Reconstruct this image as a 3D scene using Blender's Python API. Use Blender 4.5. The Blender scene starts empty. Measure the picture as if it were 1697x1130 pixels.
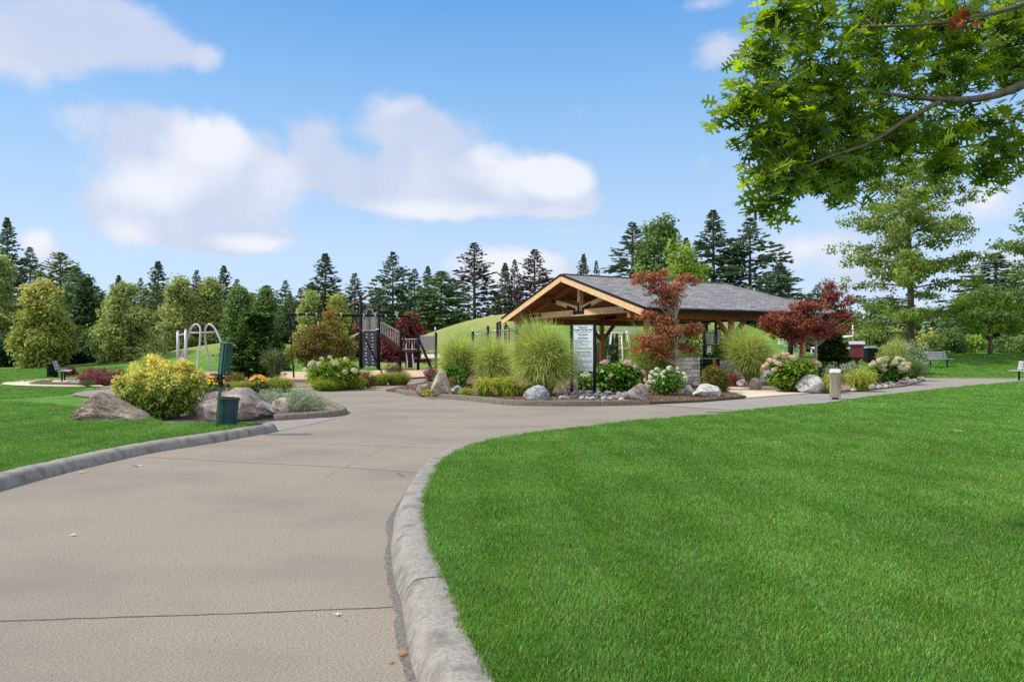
import bpy, bmesh, math, random
import numpy as np
from mathutils import Vector, Matrix, noise as mnoise
from mathutils.geometry import tessellate_polygon

C = bpy.context.scene.collection
R = math.radians
PI = math.pi
# ------------------------------------------------------------------ camera, sky, sun, exposure
F, CX, HY, HC = 1131.3, 848.5, 573.0, 1.6          # focal length in photo pixels, principal column, horizon row, eye height
cam = bpy.data.objects.new('camera', bpy.data.cameras.new('camera'))
C.objects.link(cam)
cam.location = (0, 0, HC); cam.rotation_euler = (R(90), 0, 0)
cam.data.sensor_width = 36; cam.data.lens = 24.0; cam.data.shift_y = 8.0/1697
cam.data.clip_end = 6000; cam.data.clip_start = 0.05
S = bpy.context.scene
S.camera = cam
S.view_settings.view_transform = 'Standard'; S.view_settings.look = 'None'
S.view_settings.exposure = 0.75; S.view_settings.gamma = 1.0
SUN_DIR = Vector((-0.80, -0.04, 0.92)).normalized()     # towards the sun
sun_el = math.asin(SUN_DIR.z); sun_az = math.atan2(SUN_DIR.x, SUN_DIR.y)
sd = bpy.data.lights.new('sun', 'SUN'); sd.energy = 3.0; sd.angle = R(4.0); sd.color = (1.0, 0.93, 0.82)
so = bpy.data.objects.new('sun', sd); C.objects.link(so)
so.rotation_euler = SUN_DIR.to_track_quat('Z', 'Y').to_euler(); so.location = (0, 0, 60)

WS = 0.12
def build_world():
    w = bpy.data.worlds.new('World'); S.world = w; w.use_nodes = True
    nt = w.node_tree; nt.nodes.clear()
    N = nt.nodes.new; L = nt.links.new
    def math_(op, a, b=None, c=None, clamp=False):
        n = N('ShaderNodeMath'); n.operation = op; n.use_clamp = clamp
        for i, v in enumerate((a, b, c)):
            if v is None: continue
            if isinstance(v, (int, float)): n.inputs[i].default_value = v
            else: L(v, n.inputs[i])
        return n.outputs[0]
    out = N('ShaderNodeOutputWorld'); bg = N('ShaderNodeBackground'); L(bg.outputs[0], out.inputs[0])
    bg.inputs['Strength'].default_value = WS
    sky = N('ShaderNodeTexSky'); sky.sky_type = 'NISHITA'; sky.sun_disc = False
    sky.sun_elevation = sun_el; sky.sun_rotation = sun_az
    sky.air_density = 1.0; sky.dust_density = 0.6; sky.ozone_density = 1.6; sky.altitude = 100
    tc = N('ShaderNodeTexCoord'); sep = N('ShaderNodeSeparateXYZ'); L(tc.outputs['Generated'], sep.inputs[0])
    az = math_('ARCTAN2', sep.outputs[0], sep.outputs[1])
    el = math_('ARCSINE', sep.outputs[2])
    # gentle lift: paler blue as in thin summer haze
    ramp = N('ShaderNodeValToRGB'); L(math_('DIVIDE', el, 0.75, clamp=True), ramp.inputs[0])
    e = ramp.color_ramp.elements
    def lin(c): return tuple((x/255/12.92 if x/255 <= .04045 else ((x/255+.055)/1.055)**2.4) for x in c)+(1,)
    e[0].position = 0.0; e[0].color = lin((206, 228, 253))
    e[1].position = 1.0; e[1].color = lin((92, 160, 232))
    for p, c in ((0.17, (196, 223, 253)), (0.42, (149, 198, 247)), (0.62, (104, 169, 237))):
        x = e.new(p); x.color = lin(c)
    EX = 2**S.view_settings.exposure
    sc = N('ShaderNodeMix'); sc.data_type = 'RGBA'; sc.blend_type = 'MULTIPLY'; sc.inputs[0].default_value = 1
    L(ramp.outputs[0], sc.inputs[6]); k = 1/(WS*EX); sc.inputs[7].default_value = (k, k, k, 1)
    mx = N('ShaderNodeMix'); mx.data_type = 'RGBA'; mx.inputs[0].default_value = 0.9
    L(sky.outputs[0], mx.inputs[6]); L(sc.outputs[2], mx.inputs[7])
    # clouds by direction (azimuth, elevation)
    def ae(px, py):
        x, z = (px-CX)/F, (HY-py)/F
        return math.atan2(x, 1), math.asin(z/math.sqrt(1+x*x+z*z))
    cv = N('ShaderNodeCombineXYZ'); L(az, cv.inputs[0]); L(el, cv.inputs[1])
    nz = N('ShaderNodeTexNoise'); nz.inputs['Scale'].default_value = 9.0; nz.inputs['Detail'].default_value = 8; nz.inputs['Roughness'].default_value = .58; nz.inputs['Distortion'].default_value = .25
    L(tc.outputs['Generated'], nz.inputs['Vector'])
    nb = N('ShaderNodeTexNoise'); nb.inputs['Scale'].default_value = 3.2; nb.inputs['Detail'].default_value = 4
    L(tc.outputs['Generated'], nb.inputs['Vector'])
    def field(blobs):
        tot = None
        for (px, py, rx, ry, wt) in blobs:
            a, b = ae(px, py); a2, _ = ae(px+rx, py); _, b2 = ae(px, py-ry)
            s = N('ShaderNodeVectorMath'); s.operation = 'SUBTRACT'; L(cv.outputs[0], s.inputs[0]); s.inputs[1].default_value = (a, b, 0)
            m = N('ShaderNodeVectorMath'); m.operation = 'MULTIPLY'; L(s.outputs[0], m.inputs[0]); m.inputs[1].default_value = (1/abs(a2-a), 1/abs(b2-b), 0)
            ln = N('ShaderNodeVectorMath'); ln.operation = 'LENGTH'; L(m.outputs[0], ln.inputs[0])
            f = math_('MULTIPLY', math_('SUBTRACT', 1.0, ln.outputs['Value'], clamp=True), wt)
            tot = f if tot is None else math_('ADD', tot, f)
        return tot
    dens = field([(230, 215, 130, 80, 1.2), (365, 240, 110, 85, 1.25), (270, 320, 170, 95, 1.1), (400, 330, 130, 100, 1.0), (200, 360, 110, 60, .7),
                  (400, 402, 120, 36, 1.2), (300, 390, 150, 45, .7), (520, 240, 100, 85, 1.0), (570, 300, 130, 65, .95),
                  (660, 210, 90, 80, 1.35), (740, 225, 115, 80, 1.1), (700, 310, 190, 65, 1.1), (860, 300, 140, 70, 1.2), (930, 310, 95, 62, 1.1), (790, 340, 240, 34, .8),
                  (100, 40, 230, 105, 1.35), (240, 70, 150, 80, .9), (20, 90, 180, 70, .8), (330, 95, 70, 30, .5),
                  (1185, 88, 72, 52, .95), (1175, 5, 70, 26, .6), (60, 402, 48, 38, 1.15), (90, 430, 50, 30, .8),
                  (830, 455, 130, 62, 1.3), (910, 455, 110, 45, 1.1), (625, 480, 40, 22, .9),
                  (1310, 420, 90, 50, .75), (1400, 400, 120, 70, .7), (1450, 460, 130, 60, .9), (1640, 330, 120, 60, .7), (1350, 340, 80, 35, .6), (1690, 440, 120, 50, .8)])
    white = field([(365, 215, 90, 70, 1.3), (250, 310, 100, 55, 1.0), (330, 260, 80, 70, .8), (420, 405, 90, 22, 1.2), (215, 385, 60, 40, .7),
                   (470, 300, 60, 60, .5), (870, 285, 130, 55, 1.2), (810, 250, 40, 30, .7), (940, 300, 80, 40, 1.1), (700, 350, 240, 25, .6), (650, 175, 50, 25, .5), (280, 10, 60, 30, .9),
                   (830, 440, 130, 60, 1.5), (60, 400, 50, 50, 1.0), (1330, 410, 150, 70, .7), (1640, 330, 120, 60, .6)])
    d2 = math_('ADD', dens, math_('MULTIPLY', math_('SUBTRACT', nz.outputs['Fac'], .5), 1.7))
    def sstep(v, a, b):
        m = N('ShaderNodeMapRange'); m.interpolation_type = 'SMOOTHSTEP'; L(v, m.inputs[0]); m.inputs[1].default_value = a; m.inputs[2].default_value = b
        return m.outputs[0]
    # unseen cloud added overhead and behind the camera to soften and whiten the light
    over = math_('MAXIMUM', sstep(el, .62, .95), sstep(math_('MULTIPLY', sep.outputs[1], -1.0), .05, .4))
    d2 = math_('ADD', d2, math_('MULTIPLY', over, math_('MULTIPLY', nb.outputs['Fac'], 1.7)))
    alpha = sstep(d2, 0.17, 0.80)
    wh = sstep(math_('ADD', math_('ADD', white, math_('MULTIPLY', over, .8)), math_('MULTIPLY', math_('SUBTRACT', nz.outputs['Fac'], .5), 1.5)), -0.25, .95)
    cc = N('ShaderNodeMix'); cc.data_type = 'RGBA'; L(wh, cc.inputs[0])
    cc.inputs[6].default_value = tuple(v*k for v in lin((204, 215, 240))[:3])+(1,)
    cc.inputs[7].default_value = tuple(v*k for v in lin((244, 246, 254))[:3])+(1,)
    fin = N('ShaderNodeMix'); fin.data_type = 'RGBA'
    L(math_('MULTIPLY', alpha, .93), fin.inputs[0]); L(mx.outputs[2], fin.inputs[6]); L(cc.outputs[2], fin.inputs[7])
    bo = N('ShaderNodeVectorMath'); bo.operation = 'SCALE'; L(fin.outputs[2], bo.inputs[0]); L(math_('ADD', math_('MULTIPLY', over, .45), 1.0), bo.inputs['Scale'])  # the added out-of-view cloud is brightened further for soft fill
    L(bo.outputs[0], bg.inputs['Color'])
    w.cycles.sampling_method = 'MANUAL'; w.cycles.sample_map_resolution = 512
build_world()
S.cycles.max_bounces = 6; S.cycles.diffuse_bounces = 3; S.cycles.glossy_bounces = 2; S.cycles.transmission_bounces = 4; S.cycles.transparent_max_bounces = 4
S.cycles.use_denoising = False
S.cycles.sample_clamp_indirect = 4

# ------------------------------------------------------------------ helpers
def G(px, py, z=0.0):
    D = F*(HC-z)/(py-HY); return Vector(((px-CX)/F*D, D, z))
def P(px, py, D): return Vector(((px-CX)/F*D, D, HC-(py-HY)/F*D))
def dist(py, z=0.0): return F*(HC-z)/(py-HY)

def tag(o, label=None, cat=None, group=None, kind=None):
    if label: o['label'] = label
    if cat: o['category'] = cat
    if group: o['group'] = group
    if kind: o['kind'] = kind
    return o
def empty(name, loc=(0, 0, 0), rz=0):
    o = bpy.data.objects.new(name, None); C.objects.link(o); o.location = loc; o.rotation_euler = (0, 0, rz)
    o.empty_display_size = .2
    return o
def copy_tree(o, parent=None):
    c = o.copy(); C.objects.link(c); c.parent = parent
    for ch in list(o.children): copy_tree(ch, c)
    return c

class MB:
    def __init__(s): s.v = []; s.f = []; s.m = []; s.mi = 0
    def add(s, vs, fs):
        b = len(s.v); s.v += [tuple(v) for v in vs]; s.f += [tuple(i+b for i in f) for f in fs]; s.m += [s.mi]*len(fs)
    def box(s, c, d, M=None):
        c = Vector(c); h = [x/2 for x in d]
        vs = [Vector((x*h[0], y*h[1], z*h[2])) for z in (-1, 1) for y in (-1, 1) for x in (-1, 1)]
        if M is not None: vs = [M @ v for v in vs]
        s.add([v+c for v in vs], [(0, 2, 3, 1), (4, 5, 7, 6), (0, 1, 5, 4), (2, 6, 7, 3), (0, 4, 6, 2), (1, 3, 7, 5)])
    def bar(s, a, b, w, h, up=(0, 0, 1)):      # rectangular beam from a to b
        a = Vector(a); b = Vector(b); d = b-a; l = d.length; y = d.normalized(); u = Vector(up)
        x = y.cross(u)
        if x.length < 1e-4: x = y.cross(Vector((1, 0, 0)))
        x.normalize(); z = x.cross(y).normalized()
        M = Matrix((x, y, z)).transposed()
        s.box((a+b)/2, (w, l, h), M)
    def tube(s, pts, r, n=8, cap=True):
        pts = [Vector(p) for p in pts]; k = len(pts)
        rr = r if isinstance(r, (list, tuple)) else [r]*k
        T = (pts[1]-pts[0]).normalized(); u = T.orthogonal().normalized(); vs = []
        for i, p in enumerate(pts):
            t = (pts[min(i+1, k-1)]-pts[max(i-1, 0)]).normalized()
            u = (u-t*u.dot(t)).normalized(); w = t.cross(u)
            for j in range(n):
                a = 2*PI*j/n; vs.append(p+(u*math.cos(a)+w*math.sin(a))*rr[i])
        fs = [(i*n+j, i*n+(j+1) % n, (i+1)*n+(j+1) % n, (i+1)*n+j) for i in range(k-1) for j in range(n)]
        if cap: fs += [tuple(range(n))[::-1], tuple((k-1)*n+j for j in range(n))]
        s.add(vs, fs)
    def lathe(s, c, prof, n=24, cap=True):
        c = Vector(c); vs = []
        for (r, z) in prof:
            for j in range(n): vs.append(c+Vector((r*math.cos(2*PI*j/n), r*math.sin(2*PI*j/n), z)))
        k = len(prof)
        fs = [(i*n+j, i*n+(j+1) % n, (i+1)*n+(j+1) % n, (i+1)*n+j) for i in range(k-1) for j in range(n)]
        if cap: fs += [tuple(range(n))[::-1], tuple((k-1)*n+j for j in range(n))]
        s.add(vs, fs)
    def build(s, name, mats, parent=None, smooth=None, bevel=0):
        me = bpy.data.meshes.new(name); me.from_pydata(s.v, [], s.f); me.update()
        mats = mats if isinstance(mats, (list, tuple)) else [mats]
        for m in mats: me.materials.append(m)
        if len(mats) > 1: me.polygons.foreach_set('material_index', s.m)
        o = bpy.data.objects.new(name, me); C.objects.link(o); o.parent = parent
        if smooth: me.shade_smooth(); 
        if smooth and smooth > 1: me.set_sharp_from_angle(angle=R(smooth))
        if bevel:
            md = o.modifiers.new('bevel', 'BEVEL'); md.width = bevel; md.segments = 2; md.limit_method = 'ANGLE'
        return o

def np_mesh(name, V, polys, mat, tint=None, parent=None, smooth=False):
    """V (n,3); polys list of (m,k) index arrays"""
    me = bpy.data.meshes.new(name)
    V = np.asarray(V, np.float32); me.vertices.add(len(V)); me.vertices.foreach_set('co', V.ravel())
    polys = [np.asarray(p, np.int32) for p in polys if len(p)]
    tot = sum(p.size for p in polys); npoly = sum(len(p) for p in polys)
    me.loops.add(tot); me.polygons.add(npoly)
    me.loops.foreach_set('vertex_index', np.concatenate([p.ravel() for p in polys]))
    sizes = np.concatenate([np.full(len(p), p.shape[1], np.int32) for p in polys])
    starts = np.concatenate([[0], np.cumsum(sizes)[:-1]]).astype(np.int32)
    me.polygons.foreach_set('loop_start', starts)
    if smooth: me.polygons.foreach_set('use_smooth', np.ones(npoly, bool))
    if tint is not None:
        a = me.attributes.new('tint', 'FLOAT', 'POINT'); a.data.foreach_set('value', np.asarray(tint, np.float32))
    me.update(calc_edges=True); me.validate()
    if mat: me.materials.append(mat)
    o = bpy.data.objects.new(name, me); C.objects.link(o); o.parent = parent
    return o

def nrm(a): return a/np.maximum(np.linalg.norm(a, axis=-1, keepdims=True), 1e-9)
def T_(pts): return np.array([(x, y, (z if len(q) > 2 else 0)) for q in pts for (x, y, z) in [(q+(0,))[:3]]], float)
TM = {
    'diamond': T_([(0, 0), (.30, .45, .05), (0, 1, -.06), (-.30, .45, .05)]),
    'spray': T_([(0, 0), (.22, .38, .04), (0, 1, -.12), (-.22, .38, .04)]),
    'thin': T_([(0, 0), (.09, .4), (0, 1, -.1), (-.09, .4)]),
    'broad': T_([(0, 0), (.26, .22, .05), (.34, .52, .05), (0, 1, -.12), (-.34, .52, .05), (-.26, .22, .05)]),
    'star': T_([(0, 0), (.12, .28), (.5, .25), (.2, .5), (.36, .85), (.08, .66), (0, 1.1), (-.08, .66), (-.36, .85), (-.2, .5), (-.5, .25), (-.12, .28)]),
    'oak': T_([(0, -.2), (.02, .06), (.20, .02, .02), (.09, .2), (.30, .27, .03), (.43, .25, .03), (.44, .40, .03), (.10, .38), (.11, .52), (.34, .58, .03), (.50, .58, .03), (.45, .74, .03), (.11, .66), (.10, .76), (.24, .96, .0), (.07, .90),
               (0, 1.12, -.05), (-.07, .90), (-.24, .96), (-.10, .76), (-.11, .66), (-.45, .74, .03), (-.50, .58, .03), (-.34, .58, .03), (-.11, .52), (-.10, .38), (-.44, .40, .03), (-.43, .25, .03), (-.30, .27, .03), (-.09, .2), (-.20, .02, .02), (-.02, .06)]),
}
def cards(pos, along, normal, size, tm):
    t = TM[tm]; k = len(t); n = len(pos)
    A = nrm(along); X = nrm(np.cross(A, normal)); Nn = np.cross(X, A)
    V = pos[:, None, :] + size[:, None, None]*(t[None, :, 0, None]*X[:, None, :] + t[None, :, 1, None]*A[:, None, :] + t[None, :, 2, None]*Nn[:, None, :])
    return V.reshape(-1, 3), np.arange(n*k).reshape(n, k)
def merge(parts):
    """parts: list of (V, poly array, tint per leaf or per vert)"""
    Vs, Ps, Ts, off = [], [], [], 0
    for V, p, t in parts:
        Vs.append(V); Ps.append(p+off); t = np.asarray(t)
        Ts.append(t if len(t) == len(V) else np.repeat(t, p.shape[1])); off += len(V)
    return np.concatenate(Vs), Ps, np.concatenate(Ts)

# ------------------------------------------------------------------ materials
def srgb(c, g=1.0):
    return tuple(((x/255/12.92 if x/255 <= .04045 else ((x/255+.055)/1.055)**2.4))*g for x in c)+(1,)
MATS = {}
def new_mat(name):
    m = bpy.data.materials.new(name); m.use_nodes = True; nt = m.node_tree; nt.nodes.clear(); MATS[name] = m
    return m, nt, nt.nodes.new, nt.links.new
def fol(name, cols, trans=.35, rough=.55, spec=.25):
    m, nt, N, L = new_mat(name)
    at = N('ShaderNodeAttribute'); at.attribute_name = 'tint'
    rp = N('ShaderNodeValToRGB'); L(at.outputs['Fac'], rp.inputs[0])
    e = rp.color_ramp.elements
    for i, c in enumerate(cols):
        p = i/(len(cols)-1)
        if i == 0: e[0].position = 0; e[0].color = tuple(c)+(1,)
        elif i == len(cols)-1: e[-1].position = 1; e[-1].color = tuple(c)+(1,)
        else: x = e.new(p); x.color = tuple(c)+(1,)
    pb = N('ShaderNodeBsdfPrincipled'); L(rp.outputs[0], pb.inputs['Base Color']); pb.inputs['Roughness'].default_value = rough
    pb.inputs['Specular IOR Level'].default_value = spec
    tr = N('ShaderNodeBsdfTranslucent'); hs = N('ShaderNodeHueSaturation'); L(rp.outputs[0], hs.inputs['Color'])
    hs.inputs['Hue'].default_value = .49; hs.inputs['Value'].default_value = 1.35; hs.inputs['Saturation'].default_value = 1.1; L(hs.outputs[0], tr.inputs[0])
    mx = N('ShaderNodeMixShader'); mx.inputs[0].default_value = trans; L(pb.outputs[0], mx.inputs[1]); L(tr.outputs[0], mx.inputs[2])
    o = N('ShaderNodeOutputMaterial'); L(mx.outputs[0], o.inputs[0])
    return m
def surf(name, c1, c2, scale=8, rough=.75, bump=.2, detail=6, spec=.3, metal=0, c3=None, s3=1.0, bscale=None, coord='Object', stretch=None, dist=.02, t3=(.5, .7)):
    m, nt, N, L = new_mat(name)
    tc = N('ShaderNodeTexCoord'); v = tc.outputs[coord]
    if coord == 'World':
        pass
    if stretch:
        mp = N('ShaderNodeMapping'); L(v, mp.inputs[0]); mp.inputs['Scale'].default_value = stretch; v = mp.outputs[0]
    nz = N('ShaderNodeTexNoise'); L(v, nz.inputs['Vector']); nz.inputs['Scale'].default_value = scale; nz.inputs['Detail'].default_value = detail; nz.inputs['Roughness'].default_value = .65
    mr = N('ShaderNodeMapRange'); L(nz.outputs['Fac'], mr.inputs[0]); mr.inputs[1].default_value = .3; mr.inputs[2].default_value = .7
    mx = N('ShaderNodeMix'); mx.data_type = 'RGBA'; L(mr.outputs[0], mx.inputs[0]); mx.inputs[6].default_value = tuple(c1)+(1,); mx.inputs[7].default_value = tuple(c2)+(1,)
    col = mx.outputs[2]
    if c3 is not None:
        n3 = N('ShaderNodeTexNoise'); L(v, n3.inputs['Vector']); n3.inputs['Scale'].default_value = s3; n3.inputs['Detail'].default_value = 5
        m3 = N('ShaderNodeMapRange'); L(n3.outputs['Fac'], m3.inputs[0]); m3.inputs[1].default_value = t3[0]; m3.inputs[2].default_value = t3[1]
        x3 = N('ShaderNodeMix'); x3.data_type = 'RGBA'; L(m3.outputs[0], x3.inputs[0]); L(col, x3.inputs[6]); x3.inputs[7].default_value = tuple(c3)+(1,)
        col = x3.outputs[2]
    pb = N('ShaderNodeBsdfPrincipled'); L(col, pb.inputs['Base Color']); pb.inputs['Roughness'].default_value = rough
    pb.inputs['Specular IOR Level'].default_value = spec; pb.inputs['Metallic'].default_value = metal
    if bump:
        nb = N('ShaderNodeTexNoise'); L(v, nb.inputs['Vector']); nb.inputs['Scale'].default_value = bscale or scale*3; nb.inputs['Detail'].default_value = 5
        b = N('ShaderNodeBump'); b.inputs['Strength'].default_value = bump; b.inputs['Distance'].default_value = dist; L(nb.outputs['Fac'], b.inputs['Height']); L(b.outputs[0], pb.inputs['Normal'])
    o = N('ShaderNodeOutputMaterial'); L(pb.outputs[0], o.inputs[0])
    return m

M_conc = surf('path_concrete', (.078, .067, .053), (.36, .312, .256), 120, .85, .5, 8, .2, c3=(.14, .125, .11), s3=.8, bscale=150, t3=(.44, .9), dist=.004, stretch=(.6, 1, 1))
M_pad = surf('pale_concrete', (.42, .355, .28), (.54, .465, .37), 40, .85, .3, 6, .2, bscale=120, dist=.004)
M_kerb = surf('kerb_concrete', (.15, .142, .125), (.31, .29, .255), 45, .85, .3, 9, .2, c3=(.12, .113, .10), s3=8, bscale=120, stretch=(1, 1, .5), dist=.003, t3=(.46, .74))
M_kerb2 = surf('dark_kerb_concrete', (.09, .075, .06), (.22, .185, .15), 16, .85, .5, 8, .2, bscale=50, dist=.01)
M_asph = surf('asphalt', (.12, .11, .10), (.34, .315, .285), 55, .9, .6, 6, .2, bscale=90, c3=(.20, .19, .18), s3=.8, dist=.01)
M_wet = surf('gutter_dirt', (.05, .045, .038), (.20, .18, .155), 30, .6, .6, 8, .4, bscale=60, dist=.006)
M_joint = surf('joint_dark', (.07, .06, .05), (.13, .115, .10), 20, .9, 0)
M_mulch = surf('mulch', (.05, .032, .02), (.20, .135, .09), 26, .95, 1.0, 8, .1, bscale=45, dist=.04)
M_chips = surf('wood_chips', (.36, .23, .15), (.62, .45, .32), 20, .95, .8, 8, .1, bscale=25, dist=.05)
M_soil = surf('dry_soil', (.14, .10, .07), (.30, .23, .17), 16, .95, .8, 8, .1, bscale=40, dist=.03)

def mat_lawn(name, blade=False):
    m, nt, N, L = new_mat(name)
    ge = N('ShaderNodeNewGeometry'); pos = ge.outputs['Position']
    if blade: pos = ge.outputs['Position']
    # patchiness
    n1 = N('ShaderNodeTexNoise'); L(pos, n1.inputs['Vector']); n1.inputs['Scale'].default_value = .7; n1.inputs['Detail'].default_value = 9; n1.inputs['Roughness'].default_value = .68
    rp = N('ShaderNodeValToRGB'); L(n1.outputs['Fac'], rp.inputs[0]); e = rp.color_ramp.elements
    e[0].position = .28; e[0].color = (.062, .185, .016, 1); e[1].position = .72; e[1].color = (.18, .36, .058, 1)
    x = e.new(.5); x.color = (.098, .25, .026, 1)
    # mowing stripes
    mp = N('ShaderNodeMapping'); L(pos, mp.inputs[0]); mp.inputs['Rotation'].default_value = (0, 0, R(-22)); mp.inputs['Scale'].default_value = (1.0, .12, 1)
    wv = N('ShaderNodeTexWave'); wv.wave_type = 'BANDS'; wv.bands_direction = 'X'; wv.inputs['Scale'].default_value = .42; wv.inputs['Distortion'].default_value = 7.0; wv.inputs['Detail'].default_value = 2; wv.inputs['Detail Scale'].default_value = .6
    L(mp.outputs[0], wv.inputs[0])
    st = N('ShaderNodeMix'); st.data_type = 'RGBA'; st.blend_type = 'MIX'
    mr = N('ShaderNodeMapRange'); L(wv.outputs['Fac'], mr.inputs[0]); mr.inputs[1].default_value = .25; mr.inputs[2].default_value = .75; mr.inputs[4].default_value = .15
    L(mr.outputs[0], st.inputs[0]); L(rp.outputs[0], st.inputs[6]); st.inputs[7].default_value = (.215, .385, .11, 1)
    col = st.outputs[2]
    # far lawn a little drier, with tan worn patches
    sp = N('ShaderNodeSeparateXYZ'); L(pos, sp.inputs[0])
    nd = N('ShaderNodeTexNoise'); L(pos, nd.inputs['Vector']); nd.inputs['Scale'].default_value = .16; nd.inputs['Detail'].default_value = 6
    def mr2(v, a, b, c, d, cl=True):
        q = N('ShaderNodeMapRange'); q.clamp = cl; L(v, q.inputs[0]); q.inputs[1].default_value = a; q.inputs[2].default_value = b; q.inputs[3].default_value = c; q.inputs[4].default_value = d; return q.outputs[0]
    def mm(op, a, b):
        q = N('ShaderNodeMath'); q.operation = op; q.use_clamp = op == 'MULTIPLY'
        for i, v in enumerate((a, b)):
            if isinstance(v, (int, float)): q.inputs[i].default_value = v
            else: L(v, q.inputs[i])
        return q.outputs[0]
    far = mm('MULTIPLY', mr2(sp.outputs[1], 46, 51, 0, 1), mr2(sp.outputs[0], 24, 16, 0, 1))
    drymask = mm('MULTIPLY', far, mr2(nd.outputs['Fac'], .38, .62, .12, .95))
    dr = N('ShaderNodeMix'); dr.data_type = 'RGBA'; L(drymask, dr.inputs[0]); L(col, dr.inputs[6]); dr.inputs[7].default_value = (.34, .36, .12, 1)
    col = dr.outputs[2]
    if blade:
        oi = N('ShaderNodeObjectInfo'); at = N('ShaderNodeAttribute'); at.attribute_name = 'tint'
        hs = N('ShaderNodeHueSaturation'); L(col, hs.inputs['Color'])
        L(mr2(at.outputs['Fac'], 0, 1, .5, 1.6), hs.inputs['Value']); L(mr2(oi.outputs['Random'], 0, 1, .485, .508), hs.inputs['Hue'])
        sw = N('ShaderNodeMix'); sw.data_type = 'RGBA'; L(mr2(at.outputs['Fac'], .955, .965, 0, .85), sw.inputs[0]); L(hs.outputs[0], sw.inputs[6]); sw.inputs[7].default_value = (.42, .40, .19, 1); col = sw.outputs[2]
        pb = N('ShaderNodeBsdfPrincipled'); L(col, pb.inputs['Base Color']); pb.inputs['Roughness'].default_value = .5; pb.inputs['Specular IOR Level'].default_value = .25
        tr = N('ShaderNodeBsdfTranslucent'); L(col, tr.inputs[0]); mx = N('ShaderNodeMixShader'); mx.inputs[0].default_value = .35
        L(pb.outputs[0], mx.inputs[1]); L(tr.outputs[0], mx.inputs[2]); res = mx.outputs[0]
    else:
        n4 = N('ShaderNodeTexNoise'); L(pos, n4.inputs['Vector']); n4.inputs['Scale'].default_value = 14; n4.inputs['Detail'].default_value = 8; n4.inputs['Roughness'].default_value = .75
        hs = N('ShaderNodeHueSaturation'); L(col, hs.inputs['Color']); L(mr2(n4.outputs['Fac'], .3, .7, .45, 1.0), hs.inputs['Value'])
        pb = N('ShaderNodeBsdfPrincipled'); L(hs.outputs[0], pb.inputs['Base Color']); pb.inputs['Roughness'].default_value = .9; pb.inputs['Specular IOR Level'].default_value = .1
        b = N('ShaderNodeBump'); b.inputs['Strength'].default_value = .8; b.inputs['Distance'].default_value = .06; L(n4.outputs['Fac'], b.inputs['Height']); L(b.outputs[0], pb.inputs['Normal'])
        res = pb.outputs[0]
    o = N('ShaderNodeOutputMaterial'); L(res, o.inputs[0])
    return m
M_lawn = mat_lawn('lawn_turf'); M_blade = mat_lawn('grass_blades', True)
def plain(name, c, rough=.5, metal=0, spec=.5, var=.15, scale=12, bump=.05):
    return surf(name, tuple(x*(1-var) for x in c), tuple(min(1, x*(1+var)) for x in c), scale, rough, bump, 4, spec, metal)
M_black = plain('black_metal', (.010, .010, .012), .65, 0, .12)
M_silver = plain('silver_metal', (.38, .38, .40), .5, .2)
M_white = plain('white_metal', (.72, .73, .75), .45)
M_brown = plain('brown_plastic', (.045, .02, .016), .6, 0, .2)
M_wallp = plain('climbing_panel', (.06, .063, .085), .7, 0, .2)
M_green = plain('green_enamel', (.003, .048, .038), .35, .0, .6, .25, 5)
M_green2 = plain('green_enamel_worn', (.05, .12, .08), .5, .0, .4, .3, 9)
M_bin = surf('bin_green', (.004, .028, .032), (.010, .05, .055), 6, .5, .1, 5, .35, c3=(.02, .08, .095), s3=4, t3=(.5, .8))
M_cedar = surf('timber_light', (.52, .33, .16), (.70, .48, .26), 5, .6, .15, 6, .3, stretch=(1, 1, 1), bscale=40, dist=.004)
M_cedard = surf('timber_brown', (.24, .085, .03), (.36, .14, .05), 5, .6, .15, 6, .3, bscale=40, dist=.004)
M_post = surf('timber_post', (.38, .18, .06), (.52, .27, .10), 6, .6, .2, 6, .3, bscale=30, dist=.005)
M_steel = plain('black_steel_plate', (.010, .010, .011), .7, 0, .12)
M_greywood = surf('weathered_timber', (.20, .17, .13), (.36, .33, .27), 9, .85, .5, 8, .2, stretch=(3, 3, .35), bscale=30, c3=(.10, .085, .05), s3=2.5, dist=.01)
M_bwood = surf('bench_board', (.30, .30, .32), (.42, .42, .44), 9, .7, .2, 5, .3)
M_bwhite = plain('pale_board', (.72, .70, .68), .6)
M_redbox = plain('dark_red_paint', (.115, .012, .022), .5)
M_roofgrey = plain('grey_felt', (.33, .31, .34), .8)
M_bark = surf('bark', (.07, .055, .045), (.17, .14, .11), 12, .9, .8, 8, .15, stretch=(1, 1, .3), bscale=20, dist=.03)
M_barkp = surf('pale_bark', (.22, .19, .15), (.40, .36, .30), 10, .85, .6, 8, .2, stretch=(1, 1, .4), bscale=24, dist=.02)
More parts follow.
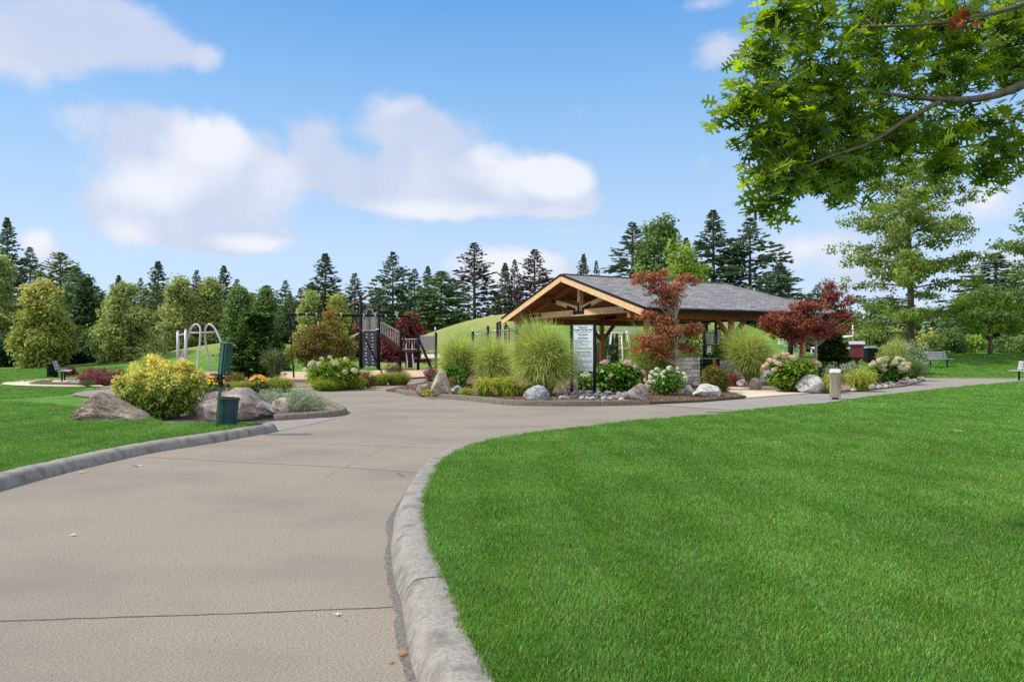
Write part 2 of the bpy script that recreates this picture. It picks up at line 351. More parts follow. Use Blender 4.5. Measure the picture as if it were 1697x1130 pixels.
def mat_rock(name, a, b, c, sc=2.2, dark=(.06, .052, .045)):
    m, nt, N, L = new_mat(name)
    tc = N('ShaderNodeTexCoord'); v = tc.outputs['Object']
    n1 = N('ShaderNodeTexNoise'); L(v, n1.inputs[0]); n1.inputs['Scale'].default_value = sc; n1.inputs['Detail'].default_value = 10; n1.inputs['Roughness'].default_value = .7; n1.inputs['Distortion'].default_value = .6
    rp = N('ShaderNodeValToRGB'); L(n1.outputs['Fac'], rp.inputs[0]); e = rp.color_ramp.elements
    e[0].position = .33; e[0].color = dark+(1,); e[1].position = .68; e[1].color = tuple(c)+(1,)
    x = e.new(.43); x.color = tuple(a)+(1,); x = e.new(.55); x.color = tuple(b)+(1,)
    n2 = N('ShaderNodeTexNoise'); L(v, n2.inputs[0]); n2.inputs['Scale'].default_value = sc*11; n2.inputs['Detail'].default_value = 6; n2.inputs['Roughness'].default_value = .8
    mr = N('ShaderNodeMapRange'); L(n2.outputs['Fac'], mr.inputs[0]); mr.inputs[1].default_value = .35; mr.inputs[2].default_value = .65; mr.inputs[3].default_value = .45; mr.inputs[4].default_value = 1.5
    hs = N('ShaderNodeHueSaturation'); L(rp.outputs[0], hs.inputs['Color']); L(mr.outputs[0], hs.inputs['Value'])
    pb = N('ShaderNodeBsdfPrincipled'); L(hs.outputs[0], pb.inputs['Base Color']); pb.inputs['Roughness'].default_value = .85; pb.inputs['Specular IOR Level'].default_value = .25
    b1 = N('ShaderNodeBump'); b1.inputs['Strength'].default_value = .8; b1.inputs['Distance'].default_value = .10; L(n1.outputs['Fac'], b1.inputs['Height'])
    b2 = N('ShaderNodeBump'); b2.inputs['Strength'].default_value = .6; b2.inputs['Distance'].default_value = .012; L(n2.outputs['Fac'], b2.inputs['Height']); L(b1.outputs[0], b2.inputs['Normal']); L(b2.outputs[0], pb.inputs['Normal'])
    o = N('ShaderNodeOutputMaterial'); L(pb.outputs[0], o.inputs[0]); return m
M_rockbrown = mat_rock('rock_brown', (.17, .135, .105), (.27, .215, .17), (.46, .39, .33), 1.8)
M_rockpink = mat_rock('rock_pinkish', (.22, .18, .16), (.36, .30, .27), (.56, .49, .45), 2.2)
M_rocktan = mat_rock('rock_tan', (.30, .25, .20), (.42, .36, .29), (.56, .50, .42), 2.0, (.16, .13, .10))
M_rockgrey = mat_rock('rock_grey', (.25, .265, .28), (.38, .39, .41), (.58, .58, .60), 2.2, (.12, .125, .13))
M_rockwhite = mat_rock('rock_white', (.36, .35, .33), (.52, .51, .48), (.72, .71, .68), 2.2, (.17, .165, .155))
def stone_mat(name, c): return mat_rock(name, tuple(x*.8 for x in c), c, tuple(min(1, x*1.25) for x in c), 5, tuple(x*.6 for x in c))
M_st = [stone_mat('river_stone_a', (.33, .34, .36)), stone_mat('river_stone_b', (.50, .49, .47)), stone_mat('river_stone_c', (.20, .21, .23))]

# ------------------------------------------------------------------ terrain
def ss(a, b, x):
    t = np.clip((x-a)/(b-a), 0, 1); return t*t*(3-2*t)
def hz(x, y):
    x = np.asarray(x, float); y = np.asarray(y, float)
    h = -0.03 + 0*x
    h = h + 1.05*ss(33, 47, y)*ss(15, 21, x)
    fall = -3.0*ss(50, 76, y)*(1-ss(8, 20, x)); h = h+fall
    h = h + 6.5*np.exp(-np.abs((x-5)/17)**3)*np.exp(-np.abs((y-66)/9.5)**3)
    h = h + 2.2*np.exp(-((x+21)/8.5)**2-((y-55)/6.5)**2)
    h = h - 4*ss(90, 220, y)
    return h
def hz1(x, y): return float(hz(x, y))
def build_ground():
    xs = np.concatenate([[-2500, -800, -300, -160], np.arange(-110, 111, 1.0), [160, 300, 800, 2500]])
    ys = np.concatenate([[-600, -120, -40, -10], np.arange(0, 100, .8), [104, 110, 120, 140, 170, 220, 400, 1000, 3500]])
    X, Y = np.meshgrid(xs, ys); Z = hz(X, Y)
    V = np.stack([X.ravel(), Y.ravel(), Z.ravel()], 1); nx = len(xs); ny = len(ys)
    i, j = np.meshgrid(np.arange(nx-1), np.arange(ny-1)); a = (j*nx+i).ravel()
    Pp = np.stack([a, a+1, a+nx+1, a+nx], 1)
    tag(np_mesh('ground', V, [Pp], M_lawn, smooth=True), kind='structure')
build_ground()

def crv(pts, n=8, closed=False):
    pts = [Vector(p) if len(p) == 3 else Vector((p[0], p[1], 0)) for p in pts]; out = []; k = len(pts)
    rng = range(k) if closed else range(k-1)
    for i in rng:
        p0, p1, p2, p3 = (pts[(i-1) % k] if closed or i > 0 else 2*pts[0]-pts[1]), pts[i], pts[(i+1) % k], (pts[(i+2) % k] if closed or i+2 < k else 2*pts[-1]-pts[-2])
        for s in range(n):
            t = s/n
            out.append(.5*((2*p1)+(p2-p0)*t+(2*p0-5*p1+4*p2-p3)*t*t+(3*p1-p0-3*p2+p3)*t**3))
    if not closed: out.append(pts[-1])
    return out
def sheet(name, pts, mat, z=0.0, zf=None, kind='structure', thick=0.0):
    P3 = [Vector((p[0], p[1], zf(p[0], p[1]) if zf else z)) for p in pts]
    tris = tessellate_polygon([[Vector((p.x, p.y, 0)) for p in P3]])
    vs = list(P3); fs = []
    for t in tris:
        a, b, c = (P3[i] for i in t)
        fs.append(t if (b-a).cross(c-a).z > 0 else t[::-1])
    if thick:
        n = len(P3); vs += [p-Vector((0, 0, thick)) for p in P3]
        fs += [(i, (i+1) % n, (i+1) % n+n, i+n) for i in range(n)]
    me = bpy.data.meshes.new(name); me.from_pydata([tuple(v) for v in vs], [], fs); me.update(); me.materials.append(mat)
    bm = bmesh.new(); bm.from_mesh(me); bmesh.ops.recalc_face_normals(bm, faces=bm.faces)
    if not thick:
        for f in bm.faces:
            if f.normal.z < 0: f.normal_flip()
    bm.to_mesh(me); bm.free()
    o = bpy.data.objects.new(name, me); C.objects.link(o)
    if kind: o['kind'] = kind
    return o

# right-hand lawn edge (road side of the kerb), world coordinates, z = 0
KR = [(6.5, -9), (3.4, -5), (1.6, -2), (.55, .5), (-.02, 2.0)] + [tuple(G(*p).xy) for p in
      [(690, 1130), (668, 1020), (650, 940), (650, 880), (665, 830), (705, 775), (770, 742), (850, 722), (1000, 701), (1100, 692), (1190, 684)]]
KRc = crv(KR, 10)
def kh(y): return .025 + .12*float(1-ss(8.5, 13.5, y))
# asphalt lower edge / lawn far edge
LF = [tuple(G(*p).xy) for p in [(1190, 684), (1290, 674), (1370, 667.5), (1440, 657), (1500, 650.5), (1580, 642), (1697, 632), (1850, 623)]]
LFc = crv(LF, 6)
def offset_poly(pl, d):
    out = []
    for i, p in enumerate(pl):
        t = (pl[min(i+1, len(pl)-1)]-pl[max(i-1, 0)]).normalized(); n = Vector((t.y, -t.x, 0))   # right-hand side
        out.append(p+n*d)
    return out
def kerb(name, pl, hf, mat, seg=1.55, w=.30, gap=.012, batter=.08, off=0.4, side=1):
    """pl: road-side polyline; the kerb body lies to its right (side=1) or left (-1)"""
    L = [0]
    for a, b in zip(pl, pl[1:]): L.append(L[-1]+(b-a).length)
    def at(s):
        s = min(max(s, 0), L[-1])
        for i in range(len(pl)-1):
            if s <= L[i+1]+1e-9:
                t = (s-L[i])/max(L[i+1]-L[i], 1e-9); p = pl[i].lerp(pl[i+1], t)
                n1 = (pl[min(i+1, len(pl)-1)]-pl[max(i-1, 0)]).normalized(); n2 = (pl[min(i+2, len(pl)-1)]-pl[i]).normalized(); tt = n1.lerp(n2, t).normalized(); return p, Vector((tt.y, -tt.x, 0))*side
    mb = MB(); s0 = -off; rnd = random.Random(4)
    while s0 < L[-1]:
        a = max(s0, 0)+gap/2; b = min(s0+seg, L[-1])-gap/2; s0 += seg
        if b-a < .05: continue
        n = max(2, int((b-a)/.18)+1); vs = []; dz = rnd.uniform(-.004, .004)
        for i in range(n+1):
            e = 0.006 if i in (0, n) else 0
            p, nn = at(a+(b-a)*i/n); h = hf(p.x, p.y)+dz
            prof = [(0+e, -.08), (0+e, 0), (batter*.55+e, h*.62-e), (batter+e, h*.9-e), (batter+.035, h-.004-e), (batter+.07, h-e), (w-.03, h-e), (w-.008-e, h-.01-e), (w-e, h-.03-e), (w-e, -.08)]
            vs += [p+nn*x+Vector((0, 0, z)) for x, z in prof]
        k = 10
        fs = [(i*k+j, (i+1)*k+j, (i+1)*k+j+1, i*k+j+1) for i in range(n) for j in range(k-1)]
        fs += [tuple(range(k)), tuple(n*k+j for j in range(k))[::-1]]
        mb.add(vs, fs)
    o = mb.build(name, mat, smooth=50)
    bm = bmesh.new(); bm.from_mesh(o.data); bmesh.ops.recalc_face_normals(bm, faces=bm.faces); bm.to_mesh(o.data); bm.free()
    return tag(o, kind='structure')
kerb('kerb_right', KRc, lambda x, y: kh(y), M_kerb, seg=1.62, off=.95)
# left kerb with its nose
KL = [(-3.5, -6), (-4.9, 0), (-5.6, 4.5)] + [tuple(G(*p).xy) for p in [(0, 814), (100, 786), (240, 753), (360, 733), (415, 723)]]
KL += [(-4.42, 12.62), (-4.46, 12.98), (-4.85, 13.15), (-5.5, 13.2), (-6.6, 13.05)]
KLc = crv(KL, 9)
kerb('kerb_left', KLc, lambda x, y: .145 if x > -5.2 or y < 12.8 else .145*.8+.02, M_kerb, seg=1.7, off=.5, side=-1, w=.29)

# ------------------------------------------------------------------ sheets
innerR = offset_poly(KRc, .275)
lawnR = innerR + [Vector((p.x, p.y, 0)) for p in offset_poly(LFc, .18)[1:]] + [Vector((60, 38, 0)), Vector((70, -9, 0))]
def zlawnR(x, y):
    return kh(y)-.012
sheet('lawn', lawnR, M_lawn, zf=zlawnR)
innerL = [p for p in offset_poly(KLc, -.262)]
def zlawnL(x, y): return .125 if y <= 13.8 else .125-.145*(y-13.8)/(20.5-13.8)
edgeL = [Vector((-60, 13.8, 0)), Vector((-60, -6, 0))]
lawnL = [p for p in innerL if p.x > -6.7]+[Vector((-6.9, 13.35, 0)), Vector((-7.3, 13.8, 0))]+edgeL
sheet('lawn', lawnL, M_lawn, zf=zlawnL)
lawnL2 = [Vector(q) for q in ((-7.3, 13.8, 0), (-60, 13.8, 0), (-60, 20.5, 0), (-17.5, 20.5, 0), (-14.2, 19.5, 0), (-11, 17.2, 0), (-8.6, 14.6, 0))]
sheet('lawn', lawnL2, M_lawn, zf=zlawnL)
# concrete road
g = lambda *p: G(*p).xy
road = [Vector((*KR[0], 0)), Vector((-3.5, -9, 0)), Vector((-5.0, 0, 0)), Vector((-5.75, 4.5, 0))] + [Vector((*g(*q), 0)) for q in
        [(-40, 818), (100, 784), (240, 751), (360, 731), (430, 717), (452, 716), (500, 706), (555, 694), (590, 690), (560, 672), (530, 659), (505, 654), (300, 660.5), (180, 661), (130, 656), (118, 654), (128, 650), (165, 645), (230, 641), (330, 640), (470, 642), (600, 638.5), (690, 627), (725, 627),
         (700, 640), (655, 649), (672, 655), (780, 664), (840, 671), (960, 673), (1075, 671), (1225, 680.5)]]
roadpts = road + [p for p in reversed(KRc[:-6])]
# wavy finish handled by material; the joints are thin recessed strips of darker filler
sheet('road', roadpts, M_conc, z=0.0)
def strip(name, pts, w, mat, z, jit=0.0, seed=1):
    rnd = random.Random(seed); pl = crv([Vector((*g(*p), 0)) for p in pts], 14); mb = MB(); vs = []
    for i, p in enumerate(pl):
        t = (pl[min(i+1, len(pl)-1)]-pl[max(i-1, 0)]).normalized(); n = Vector((t.y, -t.x, 0)); ww = w*rnd.uniform(.6, 1.2); p = p+n*rnd.uniform(-jit, jit)
        vs += [p-n*ww/2+Vector((0, 0, z)), p+n*ww/2+Vector((0, 0, z))]
    mb.add(vs, [(2*i, 2*i+1, 2*i+3, 2*i+2) for i in range(len(pl)-1)])
    return mb
mbj = MB()
for k, (pts, w) in enumerate([([(-20, 1030), (150, 1024), (400, 1016), (668, 1005)], .011), ([(240, 757), (400, 766), (560, 774), (700, 784)], .012), ([(395, 730), (560, 736), (760, 744)], .009),
                              ([(560, 702), (800, 708), (985, 702)], .008), ([(530, 659), (600, 655), (665, 651)], .03), ([(640, 741), (600, 760), (540, 790)], .004)]):
    q = strip('j', pts, w, None, .003, .004, k); mbj.add(q.v, q.f)
tag(mbj.build('path_joint', M_joint), kind='structure')
# dirty gutter along the right kerb
gp = [p for p in KRc if .3 < p.y < 7.6]; rnd = random.Random(7); mbg = MB(); vs = []
fine = crv([tuple(p) for p in gp], 4)
for i, p in enumerate(fine):
    t = (fine[min(i+1, len(fine)-1)]-fine[max(i-1, 0)]).normalized(); n = Vector((t.y, -t.x, 0))
    w = (.045+.045*mnoise.noise(Vector((0, p.y*1.7, 3)))+.02*mnoise.noise(Vector((1, p.y*9, 3))))*min(1, (7.6-p.y)/1.2)
    vs += [p-n*max(w, .01)+Vector((0, 0, .004)), p+n*.01+Vector((0, 0, .004))]
mbg.add(vs, [(2*i, 2*i+1, 2*i+3, 2*i+2) for i in range(len(fine)-1)])
tag(mbg.build('gutter', M_wet), kind='structure')
sheet('road', [Vector((*g(*q), 0)) for q in [(520, 700), (560, 697.5), (620, 690), (592, 676), (560, 670)]], M_conc, z=-.002)
# asphalt path and wedge
sheet('path', [Vector((*g(*q), 0)) for q in [(1075, 671), (1225, 680.5), (1290, 674.5), (1370, 667.5), (1440, 657), (1500, 650.5), (1580, 642), (1697, 632), (1850, 623), (1900, 615), (1697, 627), (1620, 621.5), (1575, 617.5), (1530, 613.5), (1505, 612.5),
      (1530, 622), (1533, 632), (1500, 641), (1430, 649), (1352, 652), (1300, 656), (1237, 661), (1160, 667)]], M_asph, z=.006)
sheet('path_edge', crv([(*g(*q), 0) for q in [(1170, 681.5), (1225, 680), (1290, 674), (1370, 667)]], 4)+[Vector((*g(*q), 0)) for q in [(1370, 668.5), (1290, 675.8), (1225, 682.2), (1170, 683.5)]], M_conc, z=.012)
sheet('path', [Vector((*g(*q), 0)) for q in [(425, 719), (452, 716.5), (500, 706.5), (558, 693.5), (500, 690), (455, 694), (380, 697), (300, 699), (285, 706)]] , M_asph, z=.006)
sheet('path', crv([(*g(*q), 0) for q in [(160, 640.5), (60, 639.5), (15, 637.8), (3, 635.5), (20, 631.5), (60, 628.3), (100, 626.6), (140, 626), (100, 628.8), (62, 632), (50, 635), (75, 637), (160, 638)]], 5, True), M_pad, z=.004)
sheet('planting_soil', crv([(*g(*q), 0) for q in [(48, 635.5), (62, 631.5), (90, 629), (130, 626.5), (215, 630), (225, 636), (160, 638.4), (75, 637.3)]], 5, True), M_mulch, z=.008)
sheet('bench_pad', [Vector((*g(*q), 0)) for q in [(86, 633.6), (88, 631), (134, 630), (133, 634)]], M_pad, z=.03, thick=.05)
sheet('pavilion_walkway', [Vector((*g(*q), 0)) for q in [(1235, 660.5), (1352, 651.5), (1236, 644), (1195, 640), (1165, 632), (1135, 633), (1150, 641), (1198, 650)]], M_pad, z=.03, thick=.06)
# playground wood chips
sheet('playground_surface', crv([(*g(*q), 0) for q in [(180, 635), (240, 622), (300, 613.5), (420, 609), (560, 608), (720, 606.5), (800, 607), (880, 612), (880, 632), (720, 627.5), (690, 629), (600, 634), (470, 637), (300, 638)]], 4, True), M_chips, z=-.006)
mbe = MB()
ep = [Vector((*g(*q), 0)) for q in [(215, 622), (300, 612), (420, 608), (560, 607), (720, 605.5), (800, 606)]]
for a, b in zip(ep, ep[1:]): mbe.bar(a+Vector((0, 0, .04)), b+Vector((0, 0, .04)), .18, .16)
tag(mbe.build('playground_edging', M_pad), kind='structure')
mbe = MB()
ep = [Vector((*g(*q), 0)) for q in [(600, 634.5), (690, 627.7), (722, 626)]]
for a, b in zip(ep, ep[1:]): mbe.bar(a+Vector((0, 0, .03)), b+Vector((0, 0, .03)), .12, .12)
tag(mbe.build('playground_edging', M_kerb2), kind='structure')
# beds
bedA = [Vector((*g(*q), 0)) for q in [(640, 648.5), (655, 650), (690, 655.5), (780, 664), (842, 671), (960, 672), (1075, 670.5), (1160, 667), (1237, 660), (1200, 650), (1150, 641), (1135, 633), (1160, 628), (1000, 620), (850, 612), (720, 626), (700, 636)]]
sheet('planting_soil', bedA, M_mulch, z=.075, thick=.09)
bedC = [Vector((*g(*q), 0)) for q in [(1240, 644.5), (1352, 651), (1430, 648), (1500, 640), (1532, 631), (1528, 622), (1500, 613), (1330, 612), (1190, 628), (1200, 640)]]
sheet('planting_soil', bedC, M_soil, z=.05, thick=.07)
bedB = [Vector((*g(*q), 0)) for q in [(120, 706), (290, 705), (385, 698), (460, 693), (565, 688), (574, 684), (540, 667), (505, 656), (300, 661.5), (200, 664)]]
sheet('planting_soil', bedB, M_soil, z=.05, thick=.07)
bedD = [Vector((*g(*q), 0)) for q in [(155, 645), (230, 641), (330, 640), (470, 642.5), (600, 639), (690, 628), (600, 630), (470, 634), (300, 634), (190, 638)]]
sheet('planting_soil', bedD, M_soil, z=.02, thick=.05)
ka = crv([(*g(*q), 0) for q in [(655, 650.5), (672, 654.5), (720, 659.5), (780, 664.5), (842, 671.5), (900, 673), (960, 673.2), (1020, 672.5), (1060, 671.5), (1078, 671)]], 6)
kerb('bed_kerb', ka, lambda x, y: (.15 if x < 3.2 else max(.02, .15-(x-3.2)*.19)) , M_kerb2, seg=3.1, side=-1, w=.15, batter=.02, gap=.008)
kb = crv([(*g(*q), 0) for q in [(452, 697.5), (470, 697), (520, 693.5), (565, 689), (577, 684), (566, 678), (540, 667), (520, 661)]], 6)
kerb('bed_kerb', kb, lambda x, y: .14 if x > -5.1 else max(.03, .14-(-5.1-x)*.5), M_kerb2, seg=2.4, side=-1, w=.2, batter=.05)

# ------------------------------------------------------------------ lawn grass (uncountable): one object, geometry nodes tufts
def inside(px, py, poly):
    c = np.zeros(len(px), bool); n = len(poly)
    for i in range(n):
        x1, y1 = poly[i][0], poly[i][1]; x2, y2 = poly[i-1][0], poly[i-1][1]
        if y1 == y2: continue
        k = ((y1 > py) != (y2 > py)) & (px < (x2-x1)*(py-y1)/(y2-y1)+x1); c ^= k
    return c
def make_grass():
    rng = np.random.default_rng(3)
    pts, rot, scl = [], [], []
    def fill(poly, zf, bands):
        for (y0, y1, sp, sc) in bands:
            xs = np.arange(-.86*y1-4.5, .86*y1+4.5, sp); ys = np.arange(y0, y1, sp)
            X, Y = np.meshgrid(xs, ys); X = (X+rng.uniform(-.5, .5, X.shape)*sp).ravel(); Y = (Y+rng.uniform(-.5, .5, Y.shape)*sp).ravel()
            k = (np.abs(X) < .84*Y+4); X = X[k]; Y = Y[k]
            k = inside(X, Y, poly); X = X[k]; Y = Y[k]
            Z = np.array([zf(a, b) for a, b in zip(X, Y)])
            n = len(X); pts.append(np.stack([X, Y, Z], 1)); rot.append(np.stack([rng.normal(0, .08, n), rng.normal(0, .08, n), rng.uniform(0, 2*PI, n)], 1))
            s = sc*rng.uniform(.75, 1.2, n); scl.append(np.stack([s, s, s*(1 if sc < 1.4 else .75)], 1))
    pR = [(p.x, p.y) for p in lawnR]; pL = [(p.x, p.y) for p in lawnL]; pL2 = [(p.x, p.y) for p in lawnL2]
    bands = [(1.6, 5.5, .036, .85), (5.5, 9, .048, 1.0), (9, 15, .075, 1.25), (15, 24, .12, 1.7), (24, 34, .19, 2.1)]
    fill(pR, zlawnR, bands); fill(pL, zlawnL, bands[1:]); fill(pL2, zlawnL, [(13.6, 20.6, .11, 1.6)])
    # far lawns left and right
    gl = [(-60, 20.4), (-17.5, 20.4), (-15.6, 20.4), (-15.0, 21.2), (-14.75, 22.4), (-15.1, 23.8), (-15.9, 25.2), (-16.5, 26.6), (-22, 27.2), (-23, 28.8), (-21, 31), (-26, 46), (-60, 46)]
    fill(gl, lambda x, y: hz1(x, y), [(19.2, 30, .16, 2.0), (30, 46, .26, 2.6)])
    gr = [(19, 37), (20.5, 33.2), (24.5, 33.0), (45, 34), (60, 47), (19, 47)]
    fill(gr, lambda x, y: hz1(x, y), [(32, 47, .24, 2.4)])
    pts = np.concatenate(pts); rot = np.concatenate(rot); scl = np.concatenate(scl)
    var = rng.integers(0, 3, len(pts))
    TV, TP, TT, Tv, off = [], [], [], [], 0
    for k in range(3):
        nb = 34
        a = rng.uniform(0, 2*PI, nb); r = .055*np.sqrt(rng.uniform(0, 1, nb)); h = rng.uniform(.022, .05, nb); la = rng.uniform(0, 2*PI, nb); ln = h*rng.uniform(.1, .75, nb)
        wa = rng.uniform(0, PI, nb); w = .0021
        bx = r*np.cos(a); by = r*np.sin(a); cx, cy = np.cos(wa)*w, np.sin(wa)*w
        ti = rng.uniform(0, 1, nb)
        for i in range(nb):
            dx, dy = math.cos(la[i])*ln[i], math.sin(la[i])*ln[i]
            TV += [(bx[i]-cx[i], by[i]-cy[i], -.005), (bx[i]+cx[i], by[i]+cy[i], -.005), (bx[i]+dx*.4+cx[i]*.8, by[i]+dy*.4+cy[i]*.8, h[i]*.62), (bx[i]+dx*.4-cx[i]*.8, by[i]+dy*.4-cy[i]*.8, h[i]*.62), (bx[i]+dx, by[i]+dy, h[i])]
            TP.append((off, off+1, off+2, off+3)); TP.append((off+3, off+2, off+4)); off += 5
            TT += [ti[i]]*5; Tv += [k]*5
    nT = off
    me = bpy.data.meshes.new('grass')
    me.from_pydata(TV+[tuple(p) for p in pts], [], TP); me.update()
    me.materials.append(M_blade)
    def att(nm, ty, arr, key='value'):
        a = me.attributes.new(nm, ty, 'POINT'); a.data.foreach_set(key, np.asarray(arr, np.float32 if 'INT' not in ty else np.int32).ravel())
    att('tint', 'FLOAT', np.concatenate([TT, np.zeros(len(pts))]))
    att('var', 'INT', np.concatenate([Tv, var+10]))
    att('rot', 'FLOAT_VECTOR', np.concatenate([np.zeros((nT, 3)), rot]), 'vector')
    att('scl', 'FLOAT_VECTOR', np.concatenate([np.ones((nT, 3)), scl]), 'vector')
    o = bpy.data.objects.new('grass', me); C.objects.link(o)
    tag(o, 'short mown green grass blades covering the lawns beside the path', 'grass', kind='stuff')
    ng = bpy.data.node_groups.new('grass_nodes', 'GeometryNodeTree')
    ng.interface.new_socket('Geometry', in_out='INPUT', socket_type='NodeSocketGeometry'); ng.interface.new_socket('Geometry', in_out='OUTPUT', socket_type='NodeSocketGeometry')
    N = ng.nodes.new; L = ng.links.new
    gi = N('NodeGroupInput'); go = N('NodeGroupOutput'); jn = N('GeometryNodeJoinGeometry')
    def named(nm, ty):
        n = N('GeometryNodeInputNamedAttribute'); n.data_type = ty; n.inputs['Name'].default_value = nm; return n.outputs['Attribute']
    va = named('var', 'INT'); ro = named('rot', 'FLOAT_VECTOR'); sc = named('scl', 'FLOAT_VECTOR')
    def sel(v):
        c = N('FunctionNodeCompare'); c.data_type = 'INT'; c.operation = 'EQUAL'; L(va, c.inputs['A']) if 'A' in c.inputs else None
        ii = [i for i in c.inputs if i.type == 'INT']; L(va, ii[0]); ii[1].default_value = v
        s = N('GeometryNodeSeparateGeometry'); s.domain = 'POINT'; L(gi.outputs[0], s.inputs[0]); L(c.outputs[0], s.inputs[1]); return s.outputs[0]
    for k in range(3):
        ip = N('GeometryNodeInstanceOnPoints'); L(sel(10+k), ip.inputs['Points']); L(sel(k), ip.inputs['Instance'])
        e2r = N('FunctionNodeEulerToRotation'); L(ro, e2r.inputs[0]); L(e2r.outputs[0], ip.inputs['Rotation']); L(sc, ip.inputs['Scale'])
        L(ip.outputs[0], jn.inputs[0])
    L(jn.outputs[0], go.inputs[0])
    md = o.modifiers.new('grass', 'NODES'); md.node_group = ng
    print('grass tufts', len(pts))
make_grass()
# ------------------------------------------------------------------ vegetation generators
def rnd_unit(rng, n):
    v = rng.normal(size=(n, 3)); return nrm(v)
def clump_leaves(rng, env, K, per, csize, lsize, tm, up=.5, flat=.6, tgrad=None, surf_bias=.45, tvar=.5):
    """env: list of ellipsoids (cx,cy,cz,rx,ry,rz). Clumps of leaves; tint random per clump and leaf."""
    env = np.array(env, float); wts = (env[:, 3]*env[:, 4]*env[:, 5])**.67; wts /= wts.sum()
    e = env[rng.choice(len(env), K, p=wts)]
    d = rnd_unit(rng, K); r = rng.uniform(0, 1, K)**surf_bias
    cc = e[:, :3] + d*r[:, None]*e[:, 3:]*(.93)
    cc = cc[cc[:, 2] > .02]; K = len(cc)
    cs = csize*rng.uniform(.6, 1.25, K); ct = rng.uniform(0, 1, K)
    n = K*per; ci = np.repeat(np.arange(K), per)
    dd = rnd_unit(rng, n); rr = rng.uniform(.2, 1, n)**.6
    pos = cc[ci] + dd*(rr*cs[ci])[:, None]*np.array([1, 1, flat])
    nor = nrm(dd*.7 + np.array([0, 0, up]) + rng.normal(0, .45, (n, 3)))
    al = nrm(rng.normal(0, 1, (n, 3)) + dd*.8 + np.array([0, 0, -.25])); al = nrm(al - nor*np.sum(al*nor, 1, keepdims=True)*.8)
    sz = lsize*rng.uniform(.65, 1.3, n)
    t = (1-tvar)*ct[ci] + tvar*rng.uniform(0, 1, n)
    if tgrad is not None: t = np.clip(tgrad(pos, t, rng), 0, 1)
    k = pos[:, 2] > .0
    V, Pp = cards(pos[k], al[k], nor[k], sz[k], tm)
    return (V, Pp, t[k]), cc
def trunk_mb(rng, h, r0, lean=.05, cc=None, limbs=8, z0=.25, top=.04, base=(0, 0)):
    mb = MB(); pts = []; n = 7; ox, oy = 0, 0
    for i in range(n+1):
        t = i/n; pts.append((base[0]+ox, base[1]+oy, h*t-.15*(i == 0))); ox += rng.normal(0, lean)*h/n; oy += rng.normal(0, lean)*h/n
    rad = [r0*(1.35 if i == 0 else 1)*(1-i/n)+top*(i/n) for i in range(n+1)]
    mb.tube(pts, rad, 9)
    if cc is not None and len(cc):
        idx = rng.choice(len(cc), min(limbs, len(cc)), replace=False)
        for j in idx:
            c = cc[j]; t = min(.92, max(z0, c[2]/h*.72)); k = t*n; a = int(k); f = k-a
            p = Vector(pts[a]).lerp(Vector(pts[min(a+1, n)]), f); q = Vector(c); m = p.lerp(q, .5)+Vector((0, 0, -.08*(q-p).length)); rr = max(top*.8, r0*(1-t)*.55)
            mb.tube([p, m, q], [rr, rr*.65, rr*.2], 6, cap=False)
    return mb
def tree(name, seed, loc, h, env, K, per, cs, ls, tm, mat, r0=.15, bark=None, limbs=10, label=None, cat='tree', group=None, tgrad=None, up=.5, flat=.6, trunk_h=.85, z0=.25, sb=.45, tvar=.5, lean=.03):
    rng = np.random.default_rng(seed); root = empty(name, loc)
    leaves, cc = clump_leaves(rng, env, K, per, cs, ls, tm, up, flat, tgrad, sb, tvar)
    V, Pp, t = merge([leaves]); np_mesh('crown', V, Pp, mat, t, root)
    trunk_mb(rng, h*trunk_h, r0, lean, cc, limbs, z0).build('trunk', bark or M_bark, root, smooth=1)
    tag(root, label, cat, group); return root
def shrub(name, seed, loc, env, K, per, cs, ls, tm, mat, label, cat='shrub', group=None, tgrad=None, up=.6, flat=.8, sb=.4, tvar=.5, stems=7, stem_mat=None, parent_name='foliage'):
    rng = np.random.default_rng(seed); root = empty(name, loc)
    leaves, cc = clump_leaves(rng, env, K, per, cs, ls, tm, up, flat, tgrad, sb, tvar)
    V, Pp, t = merge([leaves]); np_mesh(parent_name, V, Pp, mat, t, root)
    if stems:
        mb = MB()
        for c in cc[rng.choice(len(cc), min(stems, len(cc)), replace=False)]:
            a = rng.normal(0, .05, 2); mb.tube([(a[0], a[1], -.03), (c[0]*.5+a[0], c[1]*.5, c[2]*.55), tuple(c)], [.02, .014, .006], 5, cap=False)
        mb.build('stem', stem_mat or M_bark, root)
    tag(root, label, cat, group); root['_cc'] = 0
    del root['_cc']
    return root, cc
